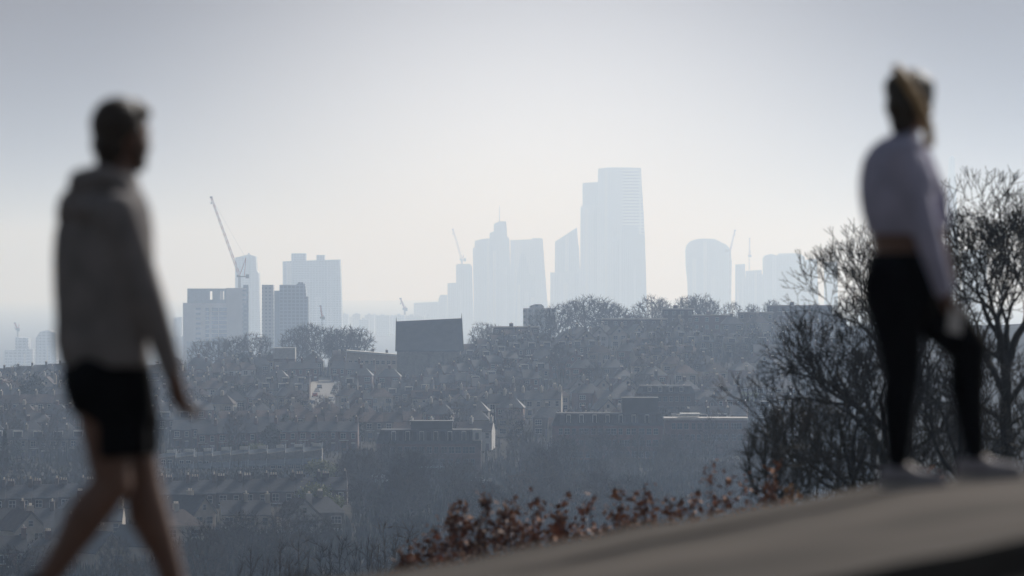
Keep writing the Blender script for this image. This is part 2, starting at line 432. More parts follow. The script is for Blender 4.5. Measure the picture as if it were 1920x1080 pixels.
def put_tree(proto, px, Y, sc=1.0, base=None, look='bare brown tree', squash=1.0, group='trees on the far slope'):
    x = (px-960)/F*Y; z = (H(x, Y)-.25) if base is None else base
    if id(proto) in USED: o = copy_tree(proto)
    else: o = proto; USED.add(id(proto))
    o.location = (x, Y, z); o.scale = (sc, sc, sc*squash); o.rotation_euler = (0, 0, random.uniform(0, 6.28))
    tag(o, None, 'tree', group)
    pend(o, px, HZ+(CZ-z-5*sc)*F/Y, look, 'tree')
    return o

# ---------------------------------------------------------------- houses
M_glass = mat('window_glass', (0.03,0.035,0.045), .12, .3, 1)
M_frame = mat('white_frame', (0.50,0.50,0.48), .6, .1, 2)
M_pot = mat('chimney_pot_clay', (0.80,0.72,0.62), .7, .15, 2)
WALLS = {'brown brick': mat('brown_brick', (0.085,0.062,0.052), .9, .25, 1.5, rnd=.3, spec=.2), 'red brick': mat('red_brick', (0.115,0.062,0.050), .9, .25, 1.5, rnd=.25),
         'yellowish brick': mat('stock_brick', (0.13,0.115,0.095), .9, .25, 1.5, rnd=.25), 'cream': mat('cream_render', (0.36,0.32,0.27), .8, .12, 1, rnd=.2),
         'white': mat('white_render', (0.42,0.41,0.40), .8, .1, 1, rnd=.15)}
ROOFS = {'slate': mat('slate_roof', (0.036,0.038,0.043), .6, .3, 1.2, rnd=.55, spec=.2), 'red-brown': mat('tile_roof', (0.060,0.040,0.032), .85, .3, 1.2, rnd=.55, spec=.2)}
def window(par, x, y, z, w, h, name='window', nx=2, fm=None):
    mb = MB(); mb.box(x-w/2-.07, x+w/2+.07, y-.07, y+.02, z-.08, z+h+.08, 0)
    pw = (w-(nx-1)*.07)/nx
    for i in range(nx):
        x0 = x-w/2+i*(pw+.07)
        mb.box(x0, x0+pw, y-.078, y-.02, z+.02, z+h*.48, 1); mb.box(x0, x0+pw, y-.078, y-.02, z+h*.53, z+h, 1)
    return mb.build(name, [fm or M_frame, M_glass], par)
HW, HD, HE, HR = 5.4, 8.4, 5.4, 2.5
def make_house(kind, wall, roof):
    root = empty('terraced_house' if kind != 'gable' else 'gabled_house', (0,0,-600)); w, d, e, r = HW, HD, HE, HR
    if kind == 'gable': w = 6.6; e = 5.2; r = 3.2
    if kind == 'hip': w = 8.0; e = 5.4; r = 2.8
    mw, mr = WALLS[wall], ROOFS[roof]; mb = MB()
    if kind in ('terrace', 'dormer', 'long'):
        for s0 in (0,): mb.box(-w/2, w/2, -d/2, d/2, -3, e)
        mb.add([(-w/2,-d/2,e),(-w/2,d/2,e),(-w/2,0,e+r-.1),(w/2,-d/2,e),(w/2,d/2,e),(w/2,0,e+r-.1)], [(0,2,1),(3,4,5)])
        mb.build('wall', mw, root)
        rf = MB(); t = .14; rf.prism([(0,0),(1,0),(1,1)], 0, 0) if False else None
        for s in (-1, 1):
            rf.add([(-w/2,s*(d/2+.3),e-.15),(w/2,s*(d/2+.3),e-.15),(w/2,0,e+r),(-w/2,0,e+r),(-w/2,s*(d/2+.3),e-.15+t),(w/2,s*(d/2+.3),e-.15+t),(w/2,0,e+r+t),(-w/2,0,e+r+t)],
                   [(0,1,2,3),(4,5,6,7),(0,1,5,4),(1,2,6,5),(0,3,7,4)])
        rf.build('roof', mr, root)
        if kind == 'dormer':
            dm = MB(); dm.box(-1.3, 1.3, -d/2+.9, -.5, e+.3, e+r-.25, 0); dm.box(-1.1, 1.1, -d/2+.87, -d/2+.95, e+.55, e+r-.5, 1)
            dm.build('dormer', [mr if random.random() < .5 else M_frame, M_glass], root)
        ch = MB(); ch.box(w/2-.95, w/2-.15, -.9, .9, e+.8, e+r+1.25, 0); ch.box(w/2-1.02, w/2-.08, -.97, .97, e+r+1.25, e+r+1.38, 0)
        for k in range(4): ch.tube((w/2-.55, -.68+k*.45, e+r+1.38), (w/2-.55, -.68+k*.45, e+r+1.85), .15, .12, 6, 1)
        ch.build('chimney', [mw, M_pot], root)
        if kind == 'long':
            ch = MB(); ch.box(-w/2+.15, -w/2+1.6, -.45, .45, e+.8, e+r+.9, 0)
            for k in range(3): ch.tube((-w/2+.4+k*.5, 0, e+r+.9), (-w/2+.4+k*.5, 0, e+r+1.4), .15, .13, 6, 1)
            ch.build('chimney', [mw, M_pot], root)
        by = MB(); by.hprism([(-2.2,-d/2),(-1.7,-d/2-.75),(-.4,-d/2-.75),(.1,-d/2)], -3, 2.9, 0); by.hprism([(-2.3,-d/2),(-1.75,-d/2-.85),(-.35,-d/2-.85),(.2,-d/2)], 2.9, 3.1, 1)
        by.box(-1.6, -.5, -d/2-.79, -d/2-.74, .9, 2.4, 2); by.build('bay', [mw, M_frame, M_glass], root)
        window(root, -1.2, -d/2, 3.5, 1.3, 1.4); window(root, 1.5, -d/2, 3.5, .9, 1.4, nx=1)
        door = MB(); door.box(1.05, 1.95, -d/2-.06, -d/2+.02, 0, 2.1, 0); door.box(.95, 2.05, -d/2-.09, -d/2-.01, 2.1, 2.45, 1)
        door.build('door', [mat('door_paint', (.10,.09,.12), .5, .2, 1, rnd=.5), M_frame], root)
    elif kind == 'gable':
        mb.box(-w/2, w/2, -d/2, d/2, -3, e); mb.prism([(-w/2, e), (w/2, e), (0, e+r-.12)], -d/2, d/2); mb.build('wall', mw, root)
        rf = MB(); t = .15
        for s in (-1, 1):
            rf.add([(s*(w/2+.3),-d/2-.35,e-.3),(s*(w/2+.3),d/2+.3,e-.3),(0,d/2+.3,e+r),(0,-d/2-.35,e+r),(s*(w/2+.3),-d/2-.35,e-.3+t),(s*(w/2+.3),d/2+.3,e-.3+t),(0,d/2+.3,e+r+t),(0,-d/2-.35,e+r+t)],
                   [(0,1,2,3),(4,5,6,7),(0,1,5,4),(0,3,7,4),(1,2,6,5)])
        rf.build('roof', mr, root)
        bb = MB()
        for s in (-1, 1): bb.add([(s*(w/2+.32),-d/2-.37,e-.32),(0,-d/2-.37,e+r+.02),(0,-d/2-.37,e+r-.3),(s*(w/2+.1),-d/2-.37,e-.5),(s*(w/2+.32),-d/2-.30,e-.32),(0,-d/2-.30,e+r+.02),(0,-d/2-.30,e+r-.3),(s*(w/2+.1),-d/2-.30,e-.5)], [(0,1,2,3),(4,5,6,7),(0,1,5,4),(3,2,6,7)])
        bb.build('bargeboard', mat('bargeboard_paint', (.16,.15,.14)), root)
        ch = MB(); ch.box(w/2-1.3, w/2-.4, 1, 2.2, e, e+r+.9, 0)
        for k in range(2): ch.tube((w/2-.85, 1.3+k*.6, e+r+.9), (w/2-.85, 1.3+k*.6, e+r+1.35), .15, .13, 6, 1)
        ch.build('chimney', [mw, M_pot], root)
        window(root, -1.5, -d/2, 3.2, 1.5, 1.3); window(root, 1.5, -d/2, 3.2, 1.5, 1.3); window(root, 0, -d/2, e+.6, .8, 1, nx=1); window(root, -1.5, -d/2, .8, 1.8, 1.5, nx=3)
        door = MB(); door.box(1.0, 2.0, -d/2-.06, -d/2+.02, 0, 2.1, 0); door.build('door', [mat('door_paint', (.10,.09,.12))], root)
    else:
        mb.box(-w/2, w/2, -d/2, d/2, -3, e); mb.build('wall', mw, root)
        rf = MB(); a = w/2+.35; b = d/2+.35
        rf.add([(-a,-b,e-.1),(a,-b,e-.1),(a,b,e-.1),(-a,b,e-.1),(-a*.35,0,e+r),(a*.35,0,e+r)], [(0,1,5,4),(1,2,5),(2,3,4,5),(3,0,4),(3,2,1,0)]); rf.build('roof', mr, root)
        ch = MB(); ch.box(-.5, .5, -.5, .5, e+1, e+r+1.1, 0)
        for k in range(3): ch.tube((-.32+k*.32, 0, e+r+1.1), (-.32+k*.32, 0, e+r+1.5), .13, .12, 6, 1)
        ch.build('chimney', [mw, M_pot], root)
        for s in (-1, 1):
            window(root, s*2.4, -d/2, 3.3, 1.8, 1.3, nx=3); window(root, s*2.4, -d/2, .8, 1.8, 1.4, nx=3)
        door = MB(); door.box(-.5, .5, -d/2-.06, -d/2+.02, 0, 2.1, 0); door.build('door', [mat('door_paint', (.10,.09,.12))], root)
    root['w'] = w
    return root
HP = {}
for spec in [('terrace','brown brick','slate'),('terrace','red brick','slate'),('terrace','yellowish brick','red-brown'),('terrace','cream','slate'),('terrace','white','red-brown'),
             ('dormer','brown brick','slate'),('dormer','yellowish brick','slate'),('dormer','cream','red-brown'),('long','brown brick','slate'),
             ('gable','white','red-brown'),('gable','cream','slate'),('gable','cream','red-brown'),('gable','red brick','red-brown'),('gable','brown brick','slate'),
             ('hip','cream','red-brown'),('hip','red brick','slate'),('hip','yellowish brick','slate')]:
    HP[spec] = make_house(*spec)
reg(None)
KW = {'terrace':'terraced house','dormer':'dormered house','long':'two-chimney house','gable':'gable-fronted house','hip':'hip-roofed house'}
HPX = []
def put_house(spec, px, Y, rz=0.0, zoff=0.0, sc=1.0, base=None):
    spec = spec if spec in HP else next(s for s in HP if s[0] == spec[0] and (s[1] == spec[1] or s[2] == spec[2]))
    pr = HP[spec]; x = (px-960)/F*Y; z = (H(x, Y) if base is None else base)+zoff
    if id(pr) in USED: o = copy_tree(pr)
    else: o = pr; USED.add(id(pr))
    o.location = (x, Y, z); o.rotation_euler = (0, 0, rz); o.scale = (sc, 1, sc)
    tag(o, None, 'house', 'houses on the far slope')
    pend(o, px, HZ+(CZ-z-4)*F/Y, '%s %s, %s roof' % (spec[1], KW[spec[0]], spec[2]), 'house')
    HPX.append((px, Y)); return o

# ---------------------------------------------------------------- special buildings
EXC = []     # px0, px1, Y0, Y1 kept free
def block(name, label, px0, px1, Y, top_py, base_py=None, depth=14, wall=None, rz=0):
    x0 = (px0-960)/F*Y; x1 = (px1-960)/F*Y; zg = min(H(x0, Y), H(x1, Y)) - 1
    zt = CZ+(HZ-top_py)*Y/F; cx = (x0+x1)/2; root = empty(name, (cx, Y, zg)); root.rotation_euler = (0,0,rz)
    tag(root, label, 'building')
    EXC.append((px0-6, px1+6, Y-12, Y+depth+12))
    return root, (x1-x0)/2, zt-zg
def zat(py, Y, root): return CZ+(HZ-py)*Y/F-root.location.z
def xat(px, Y, root): return (px-960)/F*Y-root.location.x

# dark steep-roofed hall on the ridge
Y = 2080; r_, hw, ht = block('hall', 'big hall with steep dark slate roof standing on the ridge below the stepped skyline towers', 741, 866, Y, 603)
hz0 = zat(657, Y, r_); D = 22
mb = MB(); mb.box(-hw+.6, hw-.6, 1, D-1, -4, hz0); mb.add([(-hw+.6,1,hz0),(-hw+.6,D-1,hz0),(-hw+.6,D/2,ht-.5),(hw-.6,1,hz0),(hw-.6,D-1,hz0),(hw-.6,D/2,ht-.5)], [(0,2,1),(3,4,5)]); mb.build('wall', WALLS['yellowish brick'], r_)
rf = MB()
for (ya, yb) in ((0, D/2), (D, D/2)):
    rf.add([(-hw,ya,hz0-.4),(hw+.6,ya,hz0-.4),(hw,yb,ht+.8),(-hw,yb,ht-.4),(-hw,ya,hz0),(hw+.6,ya,hz0),(hw,yb,ht+1.2),(-hw,yb,ht)], [(0,1,2,3),(4,5,6,7),(0,1,5,4),(1,2,6,5),(0,3,7,4)])
rf.build('roof', mat('blue_slate', (0.045,0.05,0.06), .7, .2, .4), r_)
f_ = MB(); f_.tube((hw-.2,D/2,ht+1), (hw-.2,D/2,ht+3), .18, .05); f_.tube((-hw+.2,D/2,ht), (-hw+.2,D/2,ht+1.5), .18, .05); f_.build('finial', M_farbark, r_)
for k in range(5):
    bt = MB(); xx = lerp(-hw+1.5, hw-1.5, k/4); bt.box(xx-.4, xx+.4, 0.2, 1, -4, hz0-1); bt.build('buttress', WALLS['yellowish brick'], r_)
for k in range(4):
    xx = lerp(-hw+4.2, hw-4.2, k/3); window(r_, xx, 1, 1.5, 1.6, 3.5, nx=3)

BLK = []
M_bframe = mat('dull_frame', (0.17,0.17,0.17), .6, .2, .3, rnd=.4)
def brick_block(name, label, px0, px1, Y, top, mans, base_wall, depth=14, rows=3, cols=10, boxes=(), winc=M_frame, parapet=False, tilt=0):
    r_, hw, ht = block(name, label, px0, px1, Y, top, depth=depth, rz=tilt); zm = zat(mans, Y, r_)
    mb = MB(); mb.box(-hw, hw, 0, depth, -3, zm); mb.build('wall', base_wall, r_)
    BLK.append((px0, px1, Y))
    if parapet:
        pp = MB(); pp.box(-hw-.2, hw+.2, -.25, depth+.2, zm+.003, zm+.6); pp.build('parapet', mat('pale_parapet', (.34,.32,.30), .8, .2, .4), r_)
    else:
        rf = MB(); rf.prism([(0,0),(1,0),(1,1)], 0, 0) if False else None
        rf.add([(-hw-.2,-.25,zm+.003),(hw+.2,-.25,zm+.003),(hw+.2,depth+.2,zm+.003),(-hw-.2,depth+.2,zm+.003),(-hw+1,1.2,ht),(hw-1,1.2,ht),(hw-1,depth-1.2,ht),(-hw+1,depth-1.2,ht)],
               [(0,1,5,4),(1,2,6,5),(2,3,7,6),(3,0,4,7),(4,5,6,7),(3,2,1,0)]); rf.build('roof', ROOFS['slate'], r_)
        for k in range(cols):
            xx = lerp(-hw+1.6, hw-1.6, (k+.5)/cols)
            dm = MB(); dm.box(xx-.55, xx+.55, .1, 1.3, zm+.5, ht-.35, 0); dm.box(xx-.42, xx+.42, .03, .2, zm+.7, ht-.5, 1); dm.build('dormer', [M_frame if k % 2 else ROOFS['slate'], M_glass], r_)
    fh = 3.0; n = max(1, min(rows, int((zm-1)/fh)))
    for j in range(n):
        for k in range(cols):
            xx = lerp(-hw+1.2, hw-1.2, (k+.5)/cols); window(r_, xx+random.uniform(-.25,.25), 0, zm-fh*(j+1)+.7, random.choice([.9,1.1,1.3]), 1.5, nx=2, fm=M_bframe)
    for (a, b, t, m) in boxes:
        bx = MB(); xa, xb = xat(a, Y, r_), xat(b, Y, r_); zz = zat(t, Y, r_); bx.box(xa, xb, 2.5, depth-2.5, ht+.003 if not parapet else zm+.9, zz); bx.box(xa-.2, xb+.2, 2.3, depth-2.3, zz+.003, zz+.3); bx.build('roof_plant', m, r_)
    return r_
M_dark = mat('dark_cladding', (0.045,0.05,0.055), .6, .2, .5)
M_bluecl = mat('blue_grey_cladding', (0.22,0.25,0.28), .6, .15, .5)
Yb = ground_Y(1140, 862)
brick_block('brick_block', 'long red brick block with dark mansard roof and black rooftop box', 1036, 1243, Yb, 775, 798, mat('deep_red_brick', (0.12,0.060,0.050), .9, .2, .8), rows=3, cols=15, boxes=[(1167,1234,748,M_dark)])
Yb2 = ground_Y(1320, 852)
brick_block('parapet_block', 'low brick block with bright white parapet line right of the red brick block', 1247, 1402, Yb2, 783, 788, mat('dull_red_brick', (0.11,0.065,0.055), .9, .2, .8), rows=2, cols=11, parapet=True, boxes=[(1278,1312,778,M_frame)])
Yb3 = ground_Y(800, 892)
rb3 = brick_block('brick_block', 'brick block with dark upper storey and white corner left of the red brick block', 706, 902, Yb3, 806, 832, mat('purple_brick', (0.10,0.062,0.056), .9, .2, .8), rows=3, cols=13, boxes=[(770,848,792,M_dark)])
wc = MB(); xa, xb = xat(886, Yb3, rb3), xat(903, Yb3, rb3); wc.box(xa, xb, -.6, 3, zat(826, Yb3, rb3), zat(805, Yb3, rb3), 0); wc.box(xa+.7, xb-.7, -.66, -.55, zat(824, Yb3, rb3), zat(811, Yb3, rb3), 1); wc.build('corner_turret', [M_frame, M_glass], rb3)
cn = MB(); cn.box(xat(765, Yb3, rb3), xat(835, Yb3, rb3), -5, -.1, zat(874, Yb3, rb3)-.3, zat(874, Yb3, rb3)); cn.build('canopy', mat('pale_green_metal', (.3,.4,.38), .4, .1, 1), rb3)
Yb4 = ground_Y(1246, 800)
brick_block('mansion_block', 'mansion block with white window bands behind the red brick block', 1193, 1303, Yb4, 723, 738, WALLS['brown brick'], rows=3, cols=9)
Yb5 = ground_Y(698, 712)
r5, hw5, ht5 = block('flat_roofed_building', 'long pale flat-roofed building left of the dark-roofed hall', 650, 746, Yb5, 660)
mb = MB(); mb.add([(-hw5,0,-3),(hw5,0,-3),(hw5,14,-3),(-hw5,14,-3),(-hw5,0,ht5),(hw5,0,ht5-1.6),(hw5,14,ht5-1.6),(-hw5,14,ht5)], [(0,1,5,4),(1,2,6,5),(2,3,7,6),(3,0,4,7),(4,5,6,7)]); mb.build('wall', WALLS['cream'], r5)
rr5 = MB(); rr5.add([(-hw5-.3,-.4,ht5+.003),(hw5+.3,-.4,ht5-1.597),(hw5+.3,14.3,ht5-1.597),(-hw5-.3,14.3,ht5+.003),(-hw5-.3,-.4,ht5+.7),(hw5+.3,-.4,ht5-.9),(hw5+.3,14.3,ht5-.9),(-hw5-.3,14.3,ht5+.7)], [(3,2,1,0),(4,5,6,7),(0,1,5,4),(1,2,6,5),(3,0,4,7)]); rr5.build('roof', M_frame, r5)
for k in range(9): window(r5, lerp(-hw5+1.5, hw5-1.5, k/8), 0, ht5-4.6, 1.2, 1.3)
Yb6 = ground_Y(532, 705)
r6, hw6, ht6 = block('block', 'small block with white upper storey left of the big bare tree', 513, 553, Yb6, 652)
mb = MB(); mb.box(-hw6, hw6, 0, 9, -3, ht6-4.2); mb.build('wall', WALLS['red brick'], r6)
mb = MB(); mb.box(-hw6-.1, hw6+.1, -.1, 9.1, ht6-4.197, ht6); mb.build('upper_storey', WALLS['white'], r6)
for k in range(3): window(r6, lerp(-hw6+1.5, hw6-1.5, k/2), 0, ht6-7.5, 1.1, 1.4)
# ridge-top blocks at right of centre
for (a, b, t, Yk, wl, lab) in [(1130,1250,597,2190,'brown brick','long brown brick flats with pale roof edge on the ridge under the tallest tower'),
                            (1243,1300,578,2230,'brown brick','tall brown flats with pale roof edge on the ridge right of the tallest tower'),
                            (1300,1370,590,2215,'red brick','reddish flats with pale roof edge on the ridge below the curved-top tower'),
                            (1385,1450,585,2230,'yellowish brick','yellowish flats on the ridge below the twin far cranes'),
                            (1440,1560,572,2260,'brown brick','dark long flats on the ridge left of the bare trees'),
                            (925,1010,612,2200,'brown brick','dark brown flats on the ridge in front of the grey block')]:
    Yx = Yk; rk, hwk, htk = block('flats', lab, a, b, Yx, t, depth=10)
    mb = MB(); mb.box(-hwk, hwk, 0, 10, -3, htk-.5); mb.build('wall', WALLS[wl], rk)
    mb = MB(); mb.box(-hwk-.3, hwk+.3, -.3, 10.3, htk-.497, htk); mb.build('roof', mat('pale_roof_edge', (.24,.22,.20), .7, .1, 1), rk)
    nc = max(4, int(hwk*2/3.2))
    for j in range(2):
        for k in range(nc): window(rk, lerp(-hwk+1.3, hwk-1.3, k/(nc-1)), 0, htk-2.6-3*j, 1.2, 1.4)
    ch = MB(); ch.box(-hwk*.3, -hwk*.3+1.6, 3, 5, htk+.003, htk+1.2, 0); ch.tube((-hwk*.3+.8,4,htk+1.2), (-hwk*.3+.8,4,htk+1.7), .2, .2, m=1); ch.build('chimney', [WALLS[wl], M_pot], rk)
# grey block on the ridge behind
Yg = 3300; gx = 3300
def far_block(name, label, parts, Y, m, depth=30, cat='tower', base_py=700, extra=None):
    """parts: (name, outline in photo columns/rows) each extruded to its own depth"""
    pxs = [p[0] for q in parts for p in q[1]]; cx = (min(pxs)+max(pxs))/2; x0 = (cx-960)/F*Y
    zb = H(x0, Y)-2; root = empty(name, (x0, Y, zb)); tag(root, label, cat)
    for q in parts:
        nm, out = q[0], q[1]; dy = q[2] if len(q) > 2 else 0; dd = q[3] if len(q) > 3 else depth; mm = q[4] if len(q) > 4 else m
        poly = []
        for (a, b) in out:
            z = 0.0 if b == 'g' else CZ+(HZ-b)*Y/F-zb
            poly.append(((a-960)/F*Y-x0, z))
        ar = sum(poly[i][0]*poly[(i+1) % len(poly)][1]-poly[(i+1) % len(poly)][0]*poly[i][1] for i in range(len(poly)))
        if ar < 0: poly = poly[::-1]
        mb = MB(); mb.prism(poly, dy, dy+dd); mb.build(nm, mm, root)
        xl, xr = min(p[0] for p in poly), max(p[0] for p in poly)
        if Y > 7000 and q is parts[0] and xr-xl > 12 and nm not in ('spire', 'wall'):
            rs = random.Random(int(abs(x0)*7)+3); ze = sorted(p[0] for p in poly if p[1] < 1)
            nst = rs.choice([2, 3, 4]); wS = (ze[-1]-ze[0])/(nst*2+1)
            for k in range(nst):
                xa = ze[0]+wS*(2*k+rs.uniform(.4, 1.2)); xb = xa+wS*rs.uniform(.5, 1.1); xb = min(xb, ze[-1]-1)
                def topz(xx):
                    b_ = 0
                    for i in range(len(poly)):
                        (xa_, za_), (xb_, zb_) = poly[i], poly[(i+1) % len(poly)]
                        if min(xa_, xb_) <= xx <= max(xa_, xb_) and abs(xa_-xb_) > 1e-6: b_ = max(b_, za_+(zb_-za_)*(xx-xa_)/(xb_-xa_))
                    return b_
                zt_ = min(topz(xa), topz(xb), topz((xa+xb)/2))*rs.choice([.985, .985, .8, .6])
                if zt_ > 10: st_ = MB(); st_.box(xa, xb, dy-rs.uniform(.5, 2.5), dy-.01, 0, zt_); st_.build('facade_strip', rs.choice([G1, G2, G3]), root)
    return root
M_conc = facade('concrete_flats', (0.36,0.34,0.32), (0.14,0.15,0.17), 3.2, 3.0, .9)
rg = far_block('ridge_block', 'grey block of flats with stepped roof rising behind the ridge trees', [('wall', [(981,'g'),(981,578),(1042,578),(1042,'g')]), ('penthouse', [(993,577.9),(993,574),(1003,570.5),(1015,570.5),(1020,574),(1020,577.9)], 3, 18)], 2900, M_conc, cat='building')
for k in range(5):
    pb = MB(); xx = lerp(-6, 6, k/4); pb.box(xx-.35, xx+.35, -.5, 0, 4, CZ+(HZ-579)*2900/F-rg.location.z); pb.build('pilaster', M_frame, rg)

# pale concrete block under the crane
Yt = 5000
M_ptower = mat('pale_concrete', (0.60,0.57,0.54), .85, .08, .1)
M_ptdark = mat('blue_grey_glass', (0.10,0.14,0.20), .3, .15, .2)
def qx(px): return (px-960)/F*Yt
zb = H(qx(400), Yt)-2
rt = empty('tower_block', (qx(403), Yt, zb)); tag(rt, 'pale concrete tower block with open roof frame, standing under the red and white crane', 'building')
X = lambda px: qx(px)-rt.location.x
Z = lambda py: CZ+(HZ-py)*Yt/F-zb
mb = MB(); mb.box(X(343), X(456), 0, 30, 0, Z(568)); mb.build('wall', M_ptower, rt)
mb = MB(); mb.box(X(424), X(462), .6, 26, Z(568)+.003, Z(540)); mb.build('lift_core', M_ptower, rt)
mb = MB(); mb.box(X(456)+.003, X(466), 1, 26, 0, Z(534)); mb.build('stair_core', M_ptdark, rt)
rf = MB(); rf.box(X(351), X(424)-.01, 1.5, 3, Z(546), Z(541)); rf.box(X(351), X(424)-.01, 24, 25.5, Z(546), Z(541)); rf.box(X(351), X(424)-.01, 1, 26, Z(568)+.003, Z(562))
for a, b in ((351,356),(358,364),(366,372),(374,380),(382,391),(398,406),(408,411),(414,416),(420,423.9)): rf.box(X(a), X(b), 1.6, 2.8, Z(562)+.003, Z(546)-.003); rf.box(X(a), X(b), 24.1, 25.4, Z(562)+.003, Z(546)-.003)
rf.build('roof_frame', M_bluecl, rt)
for j in range(7):
    p = 577+j*9.3; mb = MB(); mb.box(X(367), X(376), -.3, .2, Z(p+4), Z(p)); mb.build('window', M_ptdark, rt)
for j in range(8):
    p = 577+j*8.2
    for a, b in ((385,392),(397,409),(410.5,425)): mb = MB(); mb.box(X(a), X(b), -.3, .2, Z(p+6.3), Z(p)); mb.build('window', M_ptdark, rt)
for j in range(13):
    p = 541+j*8.5; mb = MB(); mb.box(X(455), X(463), -2, 1.2, Z(p+5.5), Z(p+4)); mb.box(X(455), X(463), -2, -1.7, Z(p+4), Z(p+2)); mb.build('balcony', M_bluecl, rt)
mb = MB(); mb.box(X(351), X(430), -6, 0, 0, Z(644)); mb.box(X(351), X(430), -6.5, 0, Z(644)+.003, Z(640)); mb.build('podium', M_bluecl, rt)
# crane
Yc = Yt+8; cx0 = (449-960)/F*Yc; cz0 = zb+Z(540)
CX = lambda px: (px-960)/F*Yc-cx0
CZf = lambda py: CZ+(HZ-py)*Yc/F-cz0
def lattice(a, b, w0, w1, r, n, m_):
    a = Vector(a); b = Vector(b); d = (b-a).normalized(); u = Vector((0,1,0)); w = d.cross(u).normalized(); mb = MB(); pr = None
    for i in range(n+1):
        t = i/n; c = a.lerp(b, t); h = lerp(w0, w1, t)/2; q = [c+u*h+w*h, c+u*h-w*h, c-u*h-w*h, c-u*h+w*h]
        for k in range(4):
            mb.tube(q[k], q[(k+1) % 4], r*.6, n=4)
            if pr: mb.tube(pr[k], q[k], r, n=4, m=i % 2); mb.tube(pr[k] if i % 2 else q[k], q[(k+1) % 4] if i % 2 else pr[(k+1) % 4], r*.6, n=4, m=0)
        pr = q
    return mb
M_red = mat('crane_red', (0.38,0.09,0.08), .5, .1, 1); M_wht = mat('crane_white', (0.60,0.56,0.56), .5, .1, 1); M_stl = mat('dark_steel', (0.10,0.10,0.12), .5, .2, 1)
def crane(name, label, base, pts, Yc, s=1.0, mast_w=2.0, group=None):
    (bx, by), (sx, sy), (tx, ty), (ax, ay), (kx, ky) = pts     # base, slew, jib tip, A-frame top, counterweight end
    x0 = (bx-960)/F*Yc; z0 = base; rc = empty(name, (x0, Yc, z0)); tag(rc, label, 'crane', group)
    q = lambda px, py: Vector(((px-960)/F*Yc-x0, 0, CZ+(HZ-py)*Yc/F-z0))
    lattice(Vector((0,0,0)), q(sx, sy), mast_w, mast_w, .22*s, 10, 0).build('mast', [M_stl, M_wht], rc)
    lattice(q(sx, sy)+Vector((0,0,.5)), q(tx, ty), 1.9*s, 1.3*s, .27*s, 22, 0).build('jib', [M_red, M_wht], rc)
    a = MB(); a.tube(q(sx, sy), q(ax, ay), .35*s, .3*s, 5); a.tube(q(lerp(sx, kx, .5), sy), q(ax, ay), .3*s, .3*s, 5); a.build('a_frame', M_red, rc)
    c = MB(); c.tube(q(ax, ay), q(tx, ty), .07*s, .07*s, 4); c.build('cable', M_stl, rc)
    k = MB(); k0, k1 = q(sx, sy), q(kx, ky); k.box(k0.x-1*s, k1.x, -1.2*s, 1.2*s, k0.z-.8*s, k0.z+.2*s); k.build('deck', M_stl, rc)
    k = MB(); k.box(k1.x-3*s, k1.x, -1.4*s, 1.4*s, k0.z-1.8*s, k0.z+1.6*s); k.build('counterweight', M_stl, rc)
    k = MB(); k.box(k0.x-2.4*s, k0.x-.7*s, -1.2*s, .3*s, k0.z-.8*s, k0.z+1.4*s); k.build('cab', M_stl, rc)
    k = MB(); tq = q(tx, ty); k.tube(tq, tq-Vector((0,0,4.5*s)), .08*s, .08*s, 4); k.box(tq.x-.5*s, tq.x+.5*s, -.4*s, .4*s, tq.z-6*s, tq.z-4.5*s); k.build('hook', M_stl, rc)
    k = MB(); k.box(tq.x-1.2*s, tq.x+1.2*s, -.7*s, .7*s, tq.z-.6*s, tq.z+.8*s); k.build('jib_head', M_stl, rc)
    return rc
crane('tower_crane', 'red and white luffing crane with raised jib on the pale concrete tower block', zb+Z(540), [(449,540),(449,518),(396,370),(461,484),(467,518)], Yt+8)

# blue pair of towers
M_bt = facade('blue_flats', (0.20,0.23,0.28), (0.07,0.10,0.15), 3.4, 3.0, .5)
far_block('glass_tower', 'dark blue-grey tower with stepped roof right of the pale concrete block', [('tower', [(524,'g'),(524,534),(556,534),(556,532),(572,532),(574,556),(578,556),(579,'g')], 0, 26), ('link', [(514,'g'),(514,545),(523.9,545),(523.9,'g')], 4, 12, M_ptdark), ('roof_tank', [(558,531.9),(558,529),(568,529),(568,531.9)], 6, 8)], 4700, M_bt)
far_block('slab_tower', 'slim pale grey slab tower touching the dark blue-grey tower', [('slab', [(492,'g'),(491,536),(512,536),(513.9,'g')], 0, 26), ('parapet', [(491,535.9),(491,534),(512,534),(512,535.9)], -.5, 27)], 4705, M_conc)

# distant skyline
def glassm(name, wall, glass, w, h, mo): return facade(name, wall, glass, w, h, mo, .4)
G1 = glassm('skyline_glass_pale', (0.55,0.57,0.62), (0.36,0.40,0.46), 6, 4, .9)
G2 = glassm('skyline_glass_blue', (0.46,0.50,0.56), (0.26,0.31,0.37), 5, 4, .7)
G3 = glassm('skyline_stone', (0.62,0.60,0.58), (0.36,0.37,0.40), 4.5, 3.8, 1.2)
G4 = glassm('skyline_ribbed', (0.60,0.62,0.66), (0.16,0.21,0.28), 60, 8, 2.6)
YC = 14000
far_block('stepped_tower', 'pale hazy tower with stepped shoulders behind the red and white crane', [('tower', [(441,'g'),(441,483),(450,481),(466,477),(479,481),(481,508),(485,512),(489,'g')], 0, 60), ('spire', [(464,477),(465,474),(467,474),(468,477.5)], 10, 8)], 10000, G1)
far_block('wide_tower', 'wide pale tower with two raised rooftop boxes behind the dark blue-grey tower', [('tower', [(531,'g'),(530,490),(637,486.5),(639,540),(642,'g')], 0, 70), ('roof_box', [(546,489.9),(546,475),(573,475),(573,488.8)], 8, 40), ('roof_box', [(593,488),(593,478),(608,478),(608,487.5)], 8, 40)], 9600, G2)
